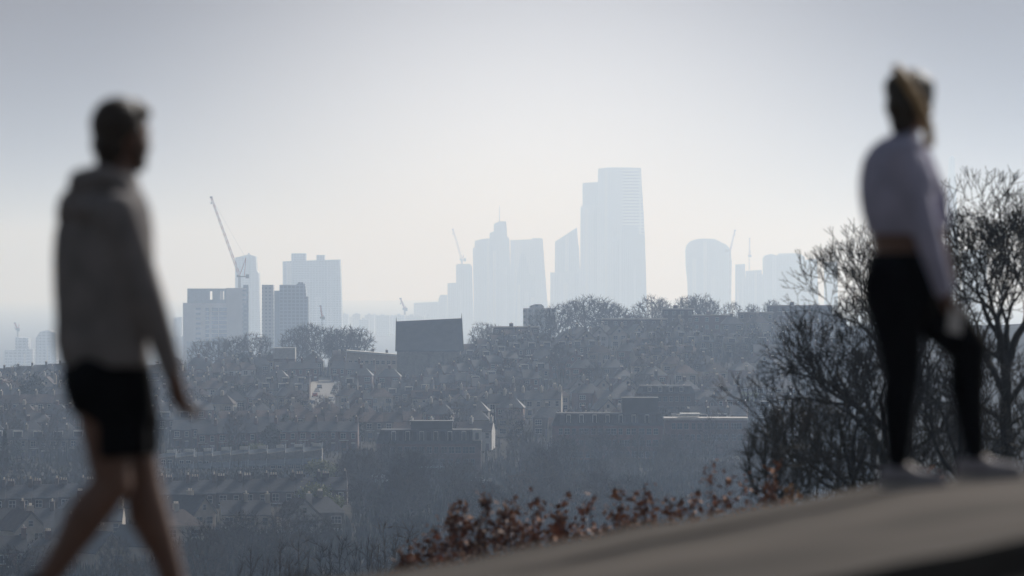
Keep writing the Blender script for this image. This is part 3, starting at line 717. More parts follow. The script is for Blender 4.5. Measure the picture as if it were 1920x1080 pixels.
far_block('low_block', 'low hazy block with dome at far left beyond the wide tower', [('block', [(325,'g'),(325,596),(341,594),(341,'g')], 0, 60)], 9000, G1)
far_block('far_office', 'hazy stepped office block at far left edge beside a thin crane', [('block', [(8,'g'),(8,657),(57,655),(57,'g')], 0, 60), ('upper_block', [(28,655.9),(28,632),(52,634),(52,655)], 6, 40)], 7600, G1)
far_block('far_rounded_tower', 'hazy round-shouldered tower just left of the walking man', [('tower', [(67,'g'),(67,634),(75,622),(90,619),(104,624),(106,'g')], 0, 50)], 7600, G1)
crane('far_crane', 'thin hazy crane over the stepped office block at far left edge', CZ+(HZ-632)*7600/F, [(33,632),(33,618),(28,606),(36,608),(37,618)], 7610, 1.2)
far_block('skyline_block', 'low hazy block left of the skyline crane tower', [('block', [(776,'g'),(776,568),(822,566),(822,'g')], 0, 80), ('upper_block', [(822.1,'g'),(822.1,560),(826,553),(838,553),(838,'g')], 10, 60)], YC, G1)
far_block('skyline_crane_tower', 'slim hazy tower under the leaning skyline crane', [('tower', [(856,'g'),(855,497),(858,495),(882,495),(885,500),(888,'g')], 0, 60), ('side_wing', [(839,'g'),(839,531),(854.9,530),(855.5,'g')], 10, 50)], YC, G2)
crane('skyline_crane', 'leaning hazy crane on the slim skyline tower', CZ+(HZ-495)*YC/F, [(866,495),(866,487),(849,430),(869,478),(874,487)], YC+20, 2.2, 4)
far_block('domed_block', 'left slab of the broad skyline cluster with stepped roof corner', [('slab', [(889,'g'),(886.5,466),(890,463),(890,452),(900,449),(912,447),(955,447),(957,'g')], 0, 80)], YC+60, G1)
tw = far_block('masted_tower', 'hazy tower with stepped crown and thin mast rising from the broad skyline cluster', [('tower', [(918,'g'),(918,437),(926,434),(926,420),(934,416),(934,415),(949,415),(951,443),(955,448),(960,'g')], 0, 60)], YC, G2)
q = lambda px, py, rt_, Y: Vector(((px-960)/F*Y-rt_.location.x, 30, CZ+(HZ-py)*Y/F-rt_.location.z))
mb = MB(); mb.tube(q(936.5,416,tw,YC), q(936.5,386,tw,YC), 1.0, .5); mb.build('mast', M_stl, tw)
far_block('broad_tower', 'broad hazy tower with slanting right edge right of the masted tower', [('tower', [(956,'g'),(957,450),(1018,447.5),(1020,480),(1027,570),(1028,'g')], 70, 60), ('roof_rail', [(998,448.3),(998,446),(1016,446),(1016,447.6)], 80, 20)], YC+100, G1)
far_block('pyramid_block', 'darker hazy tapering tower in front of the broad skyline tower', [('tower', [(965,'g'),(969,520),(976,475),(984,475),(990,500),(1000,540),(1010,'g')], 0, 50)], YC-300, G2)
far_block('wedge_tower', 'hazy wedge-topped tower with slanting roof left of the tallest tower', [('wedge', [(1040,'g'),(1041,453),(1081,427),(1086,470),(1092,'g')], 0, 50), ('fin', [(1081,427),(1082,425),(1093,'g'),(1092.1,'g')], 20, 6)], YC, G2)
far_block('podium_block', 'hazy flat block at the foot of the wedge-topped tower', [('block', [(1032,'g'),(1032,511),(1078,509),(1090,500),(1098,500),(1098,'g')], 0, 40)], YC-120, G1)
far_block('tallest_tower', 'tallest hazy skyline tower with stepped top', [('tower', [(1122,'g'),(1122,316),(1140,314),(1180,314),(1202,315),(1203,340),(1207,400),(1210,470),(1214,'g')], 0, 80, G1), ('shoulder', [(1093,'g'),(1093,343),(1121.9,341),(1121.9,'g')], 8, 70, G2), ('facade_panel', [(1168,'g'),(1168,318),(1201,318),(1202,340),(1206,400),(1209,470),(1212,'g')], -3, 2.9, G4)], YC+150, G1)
far_block('shoulder_tower', 'hazy tower pressed against the left side of the tallest skyline tower', [('tower', [(1088,'g'),(1089,388),(1093,386),(1132,386),(1136,'g')], 0, 60)], YC, G1)
far_block('front_tower', 'darker hazy flat-topped tower in front of the right side of the tallest tower', [('tower', [(1155,'g'),(1156,452),(1166,446),(1166,424),(1196,423),(1197,438),(1209,440),(1214,'g')], 0, 60)], YC-250, G2)
# curved-top tower
Yw = YC+200
out = [(1293,'g'),(1290,530),(1287,500),(1286,470),(1288,460),(1294,453),(1304,449),(1318,449),(1335,450),(1350,453),(1362,459),(1370,468),(1372,490),(1370,'g')]
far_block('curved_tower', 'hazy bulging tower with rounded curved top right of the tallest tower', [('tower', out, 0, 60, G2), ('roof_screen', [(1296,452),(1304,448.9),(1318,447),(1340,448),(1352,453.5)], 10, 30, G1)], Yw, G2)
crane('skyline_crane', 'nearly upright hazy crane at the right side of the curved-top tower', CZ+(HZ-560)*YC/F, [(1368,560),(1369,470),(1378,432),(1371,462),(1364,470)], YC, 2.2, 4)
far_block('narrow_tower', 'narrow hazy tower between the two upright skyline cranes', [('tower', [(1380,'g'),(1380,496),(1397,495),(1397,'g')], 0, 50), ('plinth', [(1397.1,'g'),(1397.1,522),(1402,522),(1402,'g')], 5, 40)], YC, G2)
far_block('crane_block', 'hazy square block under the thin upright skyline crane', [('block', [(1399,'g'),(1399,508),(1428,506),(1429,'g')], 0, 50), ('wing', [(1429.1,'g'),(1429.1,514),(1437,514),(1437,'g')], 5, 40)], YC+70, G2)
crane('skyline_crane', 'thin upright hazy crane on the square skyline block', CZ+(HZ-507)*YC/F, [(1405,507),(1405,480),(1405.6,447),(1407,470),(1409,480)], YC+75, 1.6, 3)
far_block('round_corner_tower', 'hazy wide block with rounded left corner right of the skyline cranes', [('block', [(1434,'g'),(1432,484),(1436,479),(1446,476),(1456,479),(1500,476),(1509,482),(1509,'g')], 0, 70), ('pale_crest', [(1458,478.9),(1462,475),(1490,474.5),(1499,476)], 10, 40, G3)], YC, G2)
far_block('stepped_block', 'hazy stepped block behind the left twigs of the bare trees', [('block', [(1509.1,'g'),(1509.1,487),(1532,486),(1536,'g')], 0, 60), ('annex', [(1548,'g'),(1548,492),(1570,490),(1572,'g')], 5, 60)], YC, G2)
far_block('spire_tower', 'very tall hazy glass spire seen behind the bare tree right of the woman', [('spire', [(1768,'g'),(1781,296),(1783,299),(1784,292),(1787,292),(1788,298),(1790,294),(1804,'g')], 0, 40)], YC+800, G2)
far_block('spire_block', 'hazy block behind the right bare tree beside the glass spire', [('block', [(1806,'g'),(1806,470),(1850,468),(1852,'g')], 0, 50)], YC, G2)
# low far city
random.seed(31)
lowpx = list(range(640, 790, 11)) + list(range(1212, 1290, 13)) + list(range(120, 330, 26)) + list(range(590, 640, 22))
for i, a in enumerate(lowpx):
    w = random.uniform(13, 26); t = random.uniform(588, 599) if a > 560 else random.uniform(624, 642); Yq = random.uniform(11500, 14500) if a > 560 else 8000
    o = far_block('distant_building', None, [('wall', [(a,'g'),(a,t),(a+w,t-random.uniform(-1,1)),(a+w,'g')], 0, 60), ('roof_box', [(a+w*.3,t+1.2),(a+w*.3,t-2.5),(a+w*.6,t-2.5),(a+w*.6,t+1.2)], 10, 20)], Yq, random.choice([G1, G2, G3]), cat='building')
    o['group'] = 'low buildings on the far plain'; o['category'] = 'building'
    pend(o, a+w/2, t, 'low hazy distant building', 'lowb')
crane('skyline_crane', 'tiny hazy crane over the low far buildings left of the slim crane tower', CZ+(HZ-590)*9500/F, [(759,590),(759,580),(751,560),(761,574),(764,580)], 9500, 1.6, 3)
crane('small_crane', 'small thin crane standing between the wide tower and the ridge trees', CZ+(HZ-640)*5000/F, [(604,640),(604,596),(601,574),(606,590),(609,596)], 5000, .8, 1.6)

# ---------------------------------------------------------------- sawtooth terrace
Ys_ = ground_Y(455, 882)
mS = WALLS['yellowish brick']; Mst = mat('blue_slate_tiles', (0.10,0.12,0.14), .55, .2, .5)
for k in range(9):
    pc = 312+k*34.3; wv = 34.3*Ys_/F; tp = 851-k*1.55
    Yk = Ys_; x0 = (pc-960)/F*Yk; zb = H(x0, Yk); zt = CZ+(HZ-tp)*Yk/F-zb
    r_ = empty('sawtooth_house', (x0, Yk, zb)); w = wv/2
    mb = MB(); mb.prism([(-w+.02,-3),(w-.02,-3),(w-.02,zt-.45),(-w+.02,zt-1.2)], 0, 9); mb.build('wall', mS, r_)
    mb = MB(); mb.add([(-w,-1.8,zt-4.2),(w-.25,-1.8,zt-4.2),(w-.25,4.5,zt),(-w,4.5,zt-.5),(-w,-1.8,zt-3.9),(w-.25,-1.8,zt-3.9),(w-.25,4.5,zt+.3),(-w,4.5,zt-.2)], [(3,2,1,0),(4,5,6,7),(0,1,5,4),(1,2,6,5),(3,0,4,7),(2,3,7,6)]); mb.build('roof', Mst, r_)
    mb = MB(); mb.add([(w-.25,-2,zt-4.4),(w+.0,-2,zt-4.4),(w+.0,4.8,zt+.4),(w-.25,4.8,zt+.4),(w-.25,-2,zt-3.6),(w,-2,zt-3.6),(w,4.8,zt+1.1),(w-.25,4.8,zt+1.1)], [(0,1,5,4),(1,2,6,5),(2,3,7,6),(3,0,4,7),(4,5,6,7)]); mb.build('party_wall', M_bluecl, r_)
    mb = MB(); mb.box(-.2, w-.5, 4.2, 4.8, zt+.1, zt+.9); mb.build('roof_ridge', M_frame, r_)
    sk = MB(); sk.add([(-w*.5,.6,zt-2.25),(w*.3,.6,zt-2.25),(w*.3,1.5,zt-1.68),(-w*.5,1.5,zt-1.68)], [(0,1,2,3)]); sk.build('skylight', M_frame, r_)
    window(r_, -.8, 0, .6, 1.0, 1.4); window(r_, .9, 0, .6, 1.0, 1.4)
    od = ['leftmost','second from left','third from left','fourth from left','middle','fourth from right','third from right','second from right','rightmost'][k]
    tag(r_, '%s of nine slate houses in the sawtooth-roofed terrace' % od, 'house', 'sawtooth terrace houses')
EXC.append((290, 620, Ys_-25, Ys_+30))
# long low terrace with chimneys, running across the left foreground
random.seed(5)
YL = 1150
px = -12.0; k = 0
while px < 660:
    base = 72.5+ (px)*.0021 - 2.6
    Yh = YL + px*.02
    put_house(('long','brown brick','slate') if k % 5 else ('long','brown brick','slate'), px, Yh, 0, 0, 1.0, base=base)
    px += HW*F/Yh*1.002; k += 1
EXC.append((-30, 680, YL-10, YL+45))
EXC.append((570, 640, 1660, 2060))      # street gap
# rows of houses
random.seed(19)
def free(px, Y):
    return not any(a < px < b and y0 < Y < y1 for a, b, y0, y1 in EXC)
T_ = ['terrace','dormer']
terr = [s for s in HP if s[0] in T_]; gab = [s for s in HP if s[0] == 'gable']; hip = [s for s in HP if s[0] == 'hip']
rows = [1520, 1565, 1610, 1655, 1708, 1760, 1812, 1862, 1912, 1965, 2015, 2070, 2120, 2175]
REST = []
cnt = 0
for ri, Y0 in enumerate(rows):
    px = random.uniform(-30, 10)
    while px < 1580:
        run = random.choice([3,4,5,6,8]); st = random.random(); specs = random.choice([terr]*6+[gab]+[hip]*2)
        sp = random.choice(specs); rz = random.uniform(-.12, .28)
        for k in range(run):
            if specs is gab or specs is hip: sp = random.choice(specs)
            w = {'terrace':HW,'dormer':HW,'gable':7.6,'hip':10}[sp[0]]
            Yk = Y0 + (k*w*math.sin(rz))
            if free(px, Yk) and px < 1590 and (px < 1480 or Y0 > 1900):
                if cnt < 248: put_house(sp, px, Yk, rz, -.3 if specs is terr else -.2, random.uniform(.9, 1.0) if specs is not terr else 1.0); cnt += 1
                else: REST.append((sp, px, Yk, rz)); HPX.append((px, Yk))
            px += w*math.cos(rz)*F/Y0*1.01
        px += random.uniform(25, 150)
if REST:      # beyond three hundred houses the farthest ones are one mass
    mm = []; mb = MB()
    for sp, px_, Yk, rz in REST:
        pr = HP[sp]; x = (px_-960)/F*Yk; z = H(x, Yk)-.3; c_, s_ = math.cos(rz), math.sin(rz)
        for ch in KIDS[pr.name]:
            me = ch.data; idx = []
            for m_ in me.materials:
                if m_ not in mm: mm.append(m_)
                idx.append(mm.index(m_))
            k0 = mb.n; mb.v += [(x+v.co.x*c_-v.co.y*s_, Yk+v.co.x*s_+v.co.y*c_, z+v.co.z) for v in me.vertices]; mb.n += len(me.vertices)
            for p_ in me.polygons: mb.f.append(tuple(i+k0 for i in p_.vertices)); mb.m.append(idx[p_.material_index])
    tag(mb.build('distant_houses', mm), 'far rows of small terraced houses massed just below the ridge', 'houses', kind='stuff')
# lower left gardens: small houses facing us, a few with pale gables
for (a, Yk, sp, rz) in [(40,1010,('gable','cream','red-brown'),.5),(110,990,('terrace','yellowish brick','slate'),.1),(180,930,('gable','white','slate') if ('gable','white','slate') in HP else ('gable','cream','slate'),.7),
                        (250,1080,('gable','cream','slate'),.6),(330,1025,('hip','cream','red-brown'),.4),(352,1060,('gable','cream','slate'),.9),(440,1055,('terrace','cream','slate'),.1),
                        (480,1055,('terrace','cream','slate'),.1),(560,1055,('gable','white','red-brown'),.3),(600,1065,('hip','yellowish brick','slate'),.2),(20,1025,('terrace','brown brick','slate'),0),(76,1025,('terrace','brown brick','slate'),0),
                        (128,1025,('terrace','red brick','slate'),0),(20,930,('terrace','red brick','slate'),.1),(90,900,('hip','red brick','slate'),.2),(265,960,('gable','cream','slate'),1.0),(150,1060,('hip','red brick','slate'),.2),(205,1035,('terrace','cream','slate'),0)]:
    put_house(sp, a, Yk, rz, -1.5)

# street climbing the hill, with parked cars
def sx(Y): return (pl(Y, [(1640,575),(1760,590),(1900,604),(2080,618)])-960)/F*Y
st = MB(); Yr = list(range(1700, 2090, 15)); v = []
for Y in Yr: v += [(sx(Y)-4.0, Y, H(sx(Y), Y)+.35), (sx(Y)+4.6, Y, H(sx(Y), Y)+.35)]
st.add(v, [(2*i, 2*i+1, 2*i+3, 2*i+2) for i in range(len(Yr)-1)])
tag(st.build('road', mat('pale_road', (0.11,0.105,0.10), .7, .15, .3)), kind='structure')
st = MB(); v = []
for Y in Yr: v += [(sx(Y)-6.4, Y, H(sx(Y), Y)+.47), (sx(Y)-4.0, Y, H(sx(Y), Y)+.47), (sx(Y)-4.0, Y, H(sx(Y), Y)+.3)]
st.add(v, [(3*i+j, 3*i+j+1, 3*i+j+4, 3*i+j+3) for i in range(len(Yr)-1) for j in (0, 1)])
tag(st.build('pavement', mat('pavement_slabs', (0.20,0.18,0.155), .8, .15, .3)), kind='structure')
CARC = {'white': (0.7,0.7,0.7), 'silver': (0.42,0.43,0.45), 'black': (0.02,0.02,0.025), 'blue': (0.04,0.07,0.16), 'red': (0.30,0.03,0.03), 'grey': (0.15,0.155,0.16)}
def make_car(cn):
    root = empty('parked_car', (0,0,-700)); mc = mat('car_paint_'+cn, CARC[cn], .25, .03, 1, metallic=.2)
    b = MB(); b.prism([(-2.1,.3),(2.1,.3),(2.15,.6),(2.05,.85),(1.1,.98),(.45,1.42),(-1.3,1.45),(-1.95,1.0),(-2.15,.85)], -.85, .85); b.build('body', mc, root)
    g_ = MB(); g_.prism([(1.0,1.0),(.42,1.36),(-1.25,1.38),(-1.75,1.02)], -.87, .87); g_.build('side_window', M_glass, root)
    g_ = MB(); g_.add([(1.13,-.7,1.0),(1.13,.7,1.0),(.5,.62,1.41),(.5,-.62,1.41)], [(0,1,2,3)]); g_.build('windscreen', M_glass, root)
    for sxx in (-1.3, 1.3):
        for sy in (-.82, .82):
            w_ = MB(); w_.tube((sxx,sy-.12,.33), (sxx,sy+.12,.33), .33, n=12); w_.build('wheel', mat('tyre', (.02,.02,.02)), root)
    for sy in (-.6, .6):
        w_ = MB(); w_.box(2.08, 2.17, sy-.2, sy+.2, .6, .78); w_.build('headlight', M_frame, root)
    return root
CARS = {c: make_car(c) for c in CARC}; reg(None)
random.seed(3); carn = 0
def put_car(cn, x, Y, z, rz, label=None):
    pr = CARS[cn]
    if id(pr) in USED: o = copy_tree(pr)
    else: o = pr; USED.add(id(pr))
    o.location = (x, Y, z); o.rotation_euler = (0, 0, rz); tag(o, label, 'car', 'cars parked on the far slope'); return o
cs = ['white','silver','black','white','grey','silver','blue','white','red','silver','white','black','grey','white']
for i, cn in enumerate(cs):
    side = -1 if i % 2 == 0 else 1; Y = 1715+i*25; x = sx(Y)+(3.3 if side > 0 else -2.7)
    o = put_car(cn, x, Y, H(x, Y)+.36, -math.pi/2+random.uniform(-.03,.03))
    o['label'] = '%s from the bottom on the %s kerb of the sunlit street, %s car' % (ordword(i//2+1), 'right' if side > 0 else 'left', cn)
for (a, b, cn, lab) in [(712,898,'white','white car parked in front of the brick block with white corner'),(718,905,'silver','silver car parked just below the white car near the brick block with white corner'),(765,898,'silver','silver car at the foot of the canopy of the brick block'),
                        (690,905,'black','black car left of the white and silver cars by the brick block'),(900,905,'white','white car right of the brick block with white corner, among the treetops')]:
    Yk = ground_Y(a, b+3); x = (a-960)/F*Yk; put_car(cn, x, Yk, H(x, Yk)+.1, random.uniform(-.2, .2), lab)

# ---------------------------------------------------------------- far trees
random.seed(23)
def rt_(): return random.choice(PROTO_T)
# ridge skyline trees
for (a, top, Y, wd) in [(575,602,2300,1.0),(555,612,2290,.9),(600,607,2310,1.0),(622,612,2330,.8),(650,610,2320,.9),(672,612,2330,.85),(640,618,2300,.8),(470,622,2320,.9),(440,630,2310,.8),(495,628,2330,.8),(410,632,2340,.8),(375,636,2330,.8),
                        (905,603,2250,.7),(925,607,2260,.8),(945,625,2240,.7),(890,630,2230,.7),(1048,566,2270,.9),(1075,560,2280,.9),(1100,553,2290,1.1),(1130,558,2280,1.0),(1155,570,2290,.8),(1020,578,2280,.8),
                        (1222,553,2290,1.0),(1240,560,2300,.7),(1288,553,2290,.9),(1312,551,2290,1.0),(1330,560,2290,.7),(1372,564,2300,.8),(1410,568,2300,.7),(1448,560,2300,.8),(1470,572,2300,.7),(1500,573,2300,.7),(1530,568,2300,.8),(1190,585,2290,.7),(965,615,2250,.6),
                        (30,692,2250,.9),(70,700,2260,.8),(140,700,2260,.8),(330,670,2240,.9),(310,680,2240,.8),(360,672,2240,.8)]:
    pr = rt_(); hh = [10.4,9.4,11.4,8.9,12.4][PROTO_T.index(pr)]; x = (a-960)/F*Y; zt = CZ+(HZ-top)*Y/F; zb = H(x, Y)-.3; s = (zt-zb)/hh
    put_tree(pr, a, Y, max(.35, s), look='bare ridge tree', squash=1.0, group='bare trees along the ridge')
LOOKT = 'bare brown tree'
n = 0
while n < 185:      # amid the houses
    px = random.uniform(-20, 1600); Y = random.uniform(1480, 2190)
    if any(a+4 < px < b-4 and y0-30 < Y < y0+12 for a, b, y0, y1 in EXC) or (555 < px < 650 and 1600 < Y < 2100): continue
    if not free(px, Y): continue
    if min([(hx-px)**2*.02+(hy-Y)**2 for hx, hy in HPX] or [999]) < 5: continue
    q_ = random.random()
    if q_ < .60: put_tree(rt_(), px, Y, random.uniform(.6, 1.1), look=LOOKT, group='trees among the houses')
    elif q_ < .82: put_tree(PROTO_E, px, Y, random.uniform(.6, 1.15), look='dark evergreen tree', group='trees among the houses')
    elif q_ < .93: put_tree(PROTO_O, px, Y, random.uniform(.5, .9), look='dull orange-brown tree', group='trees among the houses')
    else: put_tree(PROTO_Y, px, Y, random.uniform(.5, .8), look='yellow-green tree', group='trees among the houses')
    n += 1
for (a, b, s, pr, lk) in [(508,700,1.0,PROTO_E,'dark evergreen tree'),(455,715,1.3,PROTO_E,'dark evergreen tree'),(540,840,1.1,PROTO_E,'dark evergreen tree'),(595,905,1.0,PROTO_Y,'yellow-green tree'),(615,903,.8,PROTO_Y,'yellow-green tree'),(1405,765,.9,PROTO_Y,'yellow-green tree'),
                          (865,720,1.2,PROTO_E,'dark evergreen tree'),(905,735,1.1,PROTO_E,'dark evergreen tree'),(10,900,1.3,PROTO_C,'dark evergreen tree'),(20,760,1.4,PROTO_O,'dull orange-brown tree'),(385,745,.8,PROTO_O,'dull orange-brown tree'),(60,780,1.6,PROTO_E,'dark evergreen tree')]:
    Yk = ground_Y(a, b); put_tree(pr, a, Yk, s, look=lk, group='leafy trees among the houses')
# wooded valley
n = 0
while n < 98:
    px = random.uniform(-20, 1500); Y = 780+620*random.random()**.8
    if px < 660 and 1095 < Y < 1200: continue
    if 270 < px < 640 and 1200 < Y < 1475: continue
    if px < 430 and Y > 900 and random.random() < .72: continue
    if px < 640 and Y > 1060 and random.random() < .6: continue
    if not free(px, Y) or not free(px, Y+20): continue
    top_py = HZ+(CZ-H((px-960)/F*Y, Y)-9)*F/Y
    if px < 640 and 1000 < Y < 1150: sc = .45
    else: sc = random.uniform(.7, 1.15)
    if 690 < px < 910 and Y > 1200: sc = .5
    put_tree(rt_(), px, Y, sc, look='bare valley tree', group='trees in the wooded valley'); n += 1
for (a, Yk, s) in [(590,1120,1.1),(620,1100,.9)]: put_tree(PROTO_Y, a, Yk, s, look='yellow-green valley tree', group='trees in the wooded valley')
for (a, Yk, sc_) in [(560,1690,.9),(585,1672,.7),(606,1682,.8),(566,1800,.7),(640,1850,.8),(562,1900,.6),(618,1665,.6)]: put_tree(rt_(), a, Yk, sc_, look='bare tree edging the street', group='trees among the houses')
for (a, Yk, sc_, pr_) in [(752,2040,.7,PROTO_T[1]),(775,2045,.6,PROTO_O),(800,2030,.65,PROTO_T[2]),(826,2040,.8,PROTO_E),(850,2035,.75,PROTO_T[0]),(870,2050,.9,PROTO_E),(885,2060,.8,PROTO_T[3])]: put_tree(pr_, a, Yk, sc_, look={id(PROTO_E): 'dark evergreen before the hall wall', id(PROTO_O): 'orange tree before the hall wall'}.get(id(pr_), 'bare tree before the hall wall'), group='trees among the houses')
for (a, b_, Yk) in BLK:
    q_ = a+8
    while q_ < b_: put_tree(rt_(), q_, Yk-random.uniform(12, 26), random.uniform(.5, .95), look='bare tree hiding a brick front', group='trees among the houses'); q_ += random.uniform(16, 48)
# undergrowth below the valley trees: uncountable
ug = MB(); vs = []; fs = []
for i in range(85000):
    Y = random.uniform(780, 2260); px = random.uniform(-60, 1640)
    if 560 < px < 645 and 1600 < Y < 2100: continue
    if Y > 1420 and random.random() < .25: continue
    if px < 660 and 1085 < Y < 1180: continue
    x = (px-960)/F*Y; z = H(x, Y); a = random.uniform(0, 6.28); s = random.uniform(.5, 1.6); hh = random.uniform(.6, 2.8)
    if px < 660 and 1180 <= Y < 1480: hh = random.uniform(.4, 1.6)
    if Y > 1430: cl_ = math.sin(x*.11+Y*.031)*math.sin(x*.047-Y*.052+1.3)+.35*math.sin(x*.31+Y*.2); hh = max(.5, random.uniform(1.0, 6.5)*max(0, min(1, cl_+.35))); s = random.uniform(.25, .9)
    dx, dy = math.cos(a)*s*.5, math.sin(a)*s*.5; k = len(vs)
    vs += [(x-dx, Y-dy, z-.2), (x+dx, Y+dy, z-.2), (x+random.uniform(-.6,.6), Y, z+hh)]; fs.append((k, k+1, k+2))
ug.v = vs; ug.f = fs; ug.m = [0]*len(fs); ug.n = len(vs)
tag(ug.build('undergrowth', mat('brown_undergrowth', (0.040,0.034,0.026), .95, .6, .05, col2=(0.055,0.052,0.034), spec=.05)), 'brown winter scrub covering the valley floor under the trees', 'scrub', kind='stuff')

# ---------------------------------------------------------------- near trees at right
def near_tree(name, label, base_px, Y, base_z, blobs, tip, n_att, step=.16, infl=1.6, kill=.20, trunk_h=.35, up=.1, jit=.16, maxn=9000, extra=2500, exl=.25, lean=0.0, mats=(M_bark, M_twig)):
    x0 = (base_px-960)/F*Y; root_loc = (x0, Y, base_z)
    att = []
    tot = sum(b[4] for b in blobs)
    for (cpx, cpy, rx, rz_, wgt) in blobs:
        c = P(cpx, cpy, Y); k = Y/F
        att += ellip_pts(int(n_att*wgt/tot), (c.x-x0, 0, c.z-base_z), (rx*k, min(rx, rz_)*k*.6, rz_*k), .3)
    ax = np.array(att); gp = ax[rng.integers(0, len(ax), 26)]; keep_ = np.ones(len(ax), bool)
    for g_ in gp: keep_ &= np.linalg.norm(ax-g_, axis=1) > rng.uniform(.12, .42)*(1 if n_att > 3000 else .5)
    att = [tuple(a) for a in ax[keep_]]
    ch = min(a[2] for a in att); topz = max(a[2] for a in att)
    th = max(.4, trunk_h*(topz)); tr = [(lean*z, 0.06*math.sin(z*2), z) for z in np.arange(0, th, step*1.5)]
    root, nodes, r, par = build_bare(att, tr, step, infl, kill, tip, .045, mats, root_loc, up=up, jit=jit, maxn=maxn, extra=extra, exl=exl, rootname=name)
    tag(root, label, 'tree', 'bare trees at the right')
    return root
def fork_tree(label, base_px, base_py_z, Y, limbs, trunk, tip=.0075, mats=(M_bark, M_twig), seed=1, spread=.42, up=.10, wig=.13, squash=.5, side=.5, ls=1.0):
    # limbs: (start px, py), (end px, py), radius, levels; every limb forks until it is a twig
    rg_ = np.random.default_rng(seed); k = Y/F; x0 = (base_px-960)*k; segs = []
    def pt(px, py, dy=0.0): p = P(px, py, Y); return np.array((p.x-x0, dy, p.z-base_py_z))
    def grow(p, d, r, L, lv):
        n = 3
        for i in range(n):
            d = d+rg_.normal(0, wig, 3)*np.array((1, squash, 1))+np.array((0, 0, up*(1 if lv < 6 else .6))); d /= np.linalg.norm(d)
            q = p+d*L/n; r2 = r*(.93); segs.append((p, q, r, r2)); p = q; r = r2
            if lv > 1 and rg_.random() < side:
                e = d+rg_.normal(0, .75, 3)*np.array((1, squash, 1)); e /= np.linalg.norm(e); grow(p, e, max(tip, r*.45), L*rg_.uniform(.35, .62), min(lv-2, 3)) if lv > 2 else segs.append((p, p+e*L*.5, tip, tip*.6))
        if lv <= 0: return
        m = 2 if rg_.random() < .86 else 3
        a0 = rg_.uniform(0, 6.28); u = np.cross(d, (0.1, .9, .2)); u /= np.linalg.norm(u); w = np.cross(d, u)
        for j in range(m):
            a = (0 if j % 2 == 0 else math.pi)+rg_.normal(0, .55); sp = spread*rg_.uniform(.55, 1.35)
            e = d*math.cos(sp)+(u*math.cos(a)+w*math.sin(a)*squash)*math.sin(sp); grow(p, e/np.linalg.norm(e), max(tip, r*rg_.uniform(.66, .80)), L*rg_.uniform(.74, .95), lv-1)
    tp = [pt(*t) for t in trunk[0]]; rr = trunk[1]
    for i in range(len(tp)-1): segs.append((tp[i], tp[i+1], rr[i], rr[i+1]))
    for (a, b_, r, lv) in limbs:
        p, q = pt(*a), pt(*b_); d = q-p; L = np.linalg.norm(d); d /= L; segs.append((p, p+d*L*.5, r*1.15, r)); p2 = p+d*L*.5
        d = d+np.array((0, rg_.normal(0, .35), 0)); d /= np.linalg.norm(d); grow(p2, d, r, L*.5*ls, lv)
    root = empty('bare_tree', (x0, Y, base_py_z)); tree_parts('t', segs, .045, mats, root)
    tag(root, label, 'tree', 'bare trees at the right'); return root
fork_tree('tall bare tree with wide rounded crown at the right frame edge, right of the woman', 1888, 111.8, 120,
  [((1886,700),(1868,600),.085,8),((1886,700),(1915,590),.085,8),((1884,740),(1835,640),.07,7),((1886,720),(1890,600),.07,8),((1888,790),(1800,740),.055,6),((1888,830),(1815,810),.045,5),((1888,760),(1950,670),.06,7),
   ((1880,640),(1825,560),.05,7),((1886,650),(1845,540),.05,7),((1888,860),(1830,850),.035,5),((1888,800),(1935,770),.04,6),((1885,680),(1800,620),.045,6)],
  ([(1888,1080),(1888,950),(1887,850),(1886,760),(1886,690)], [.17,.16,.145,.13,.11]), seed=4, side=.36, spread=.46)
fork_tree('bare tree whose crown spreads up and left behind the woman', 1712, 111.2, 128,
  [((1700,800),(1650,680),.07,7),((1700,780),(1700,660),.07,7),((1700,800),(1750,690),.06,7),((1690,830),(1620,760),.05,6),((1690,760),(1630,620),.055,7),((1700,850),(1780,800),.05,6),((1700,860),(1640,850),.04,5),((1690,720),(1660,590),.05,7),((1705,720),(1745,610),.045,7),((1680,700),(1605,580),.045,6),((1700,880),(1770,870),.035,5)],
  ([(1712,1090),(1708,980),(1702,880),(1700,800),(1695,740)], [.15,.135,.12,.10,.07]), seed=9, side=.40, ls=.70)
fork_tree('low bare tree with long arching limbs reaching left below the ridge', 1665, 111.5, 118,
  [((1660,860),(1600,760),.055,6),((1650,800),(1560,720),.05,6),((1620,770),(1530,720),.045,5),((1655,880),(1570,850),.045,6),((1660,900),(1580,900),.035,5),((1590,740),(1560,680),.04,5),((1560,720),(1500,700),.035,5),((1660,840),(1650,730),.045,6),((1600,760),(1500,750),.035,4),((1655,890),(1720,860),.04,5),((1540,725),(1515,670),.03,5)],
  ([(1665,1060),(1662,960),(1658,870),(1625,780),(1560,722)], [.12,.11,.09,.06,.04]), seed=14, up=.08, side=.42, ls=.85)
fork_tree('low tangled bare tree seen between and right of the legs of the woman', 1800, 111.6, 116,
  [((1800,900),(1740,830),.05,6),((1800,880),(1770,780),.05,7),((1800,870),(1840,780),.05,7),((1800,900),(1870,840),.045,6),((1800,850),(1800,750),.05,6),((1800,920),(1730,890),.035,5),((1800,920),(1880,890),.035,5)],
  ([(1800,1080),(1800,980),(1800,900),(1800,850)], [.11,.10,.08,.05]), seed=21, side=.5, ls=.85)
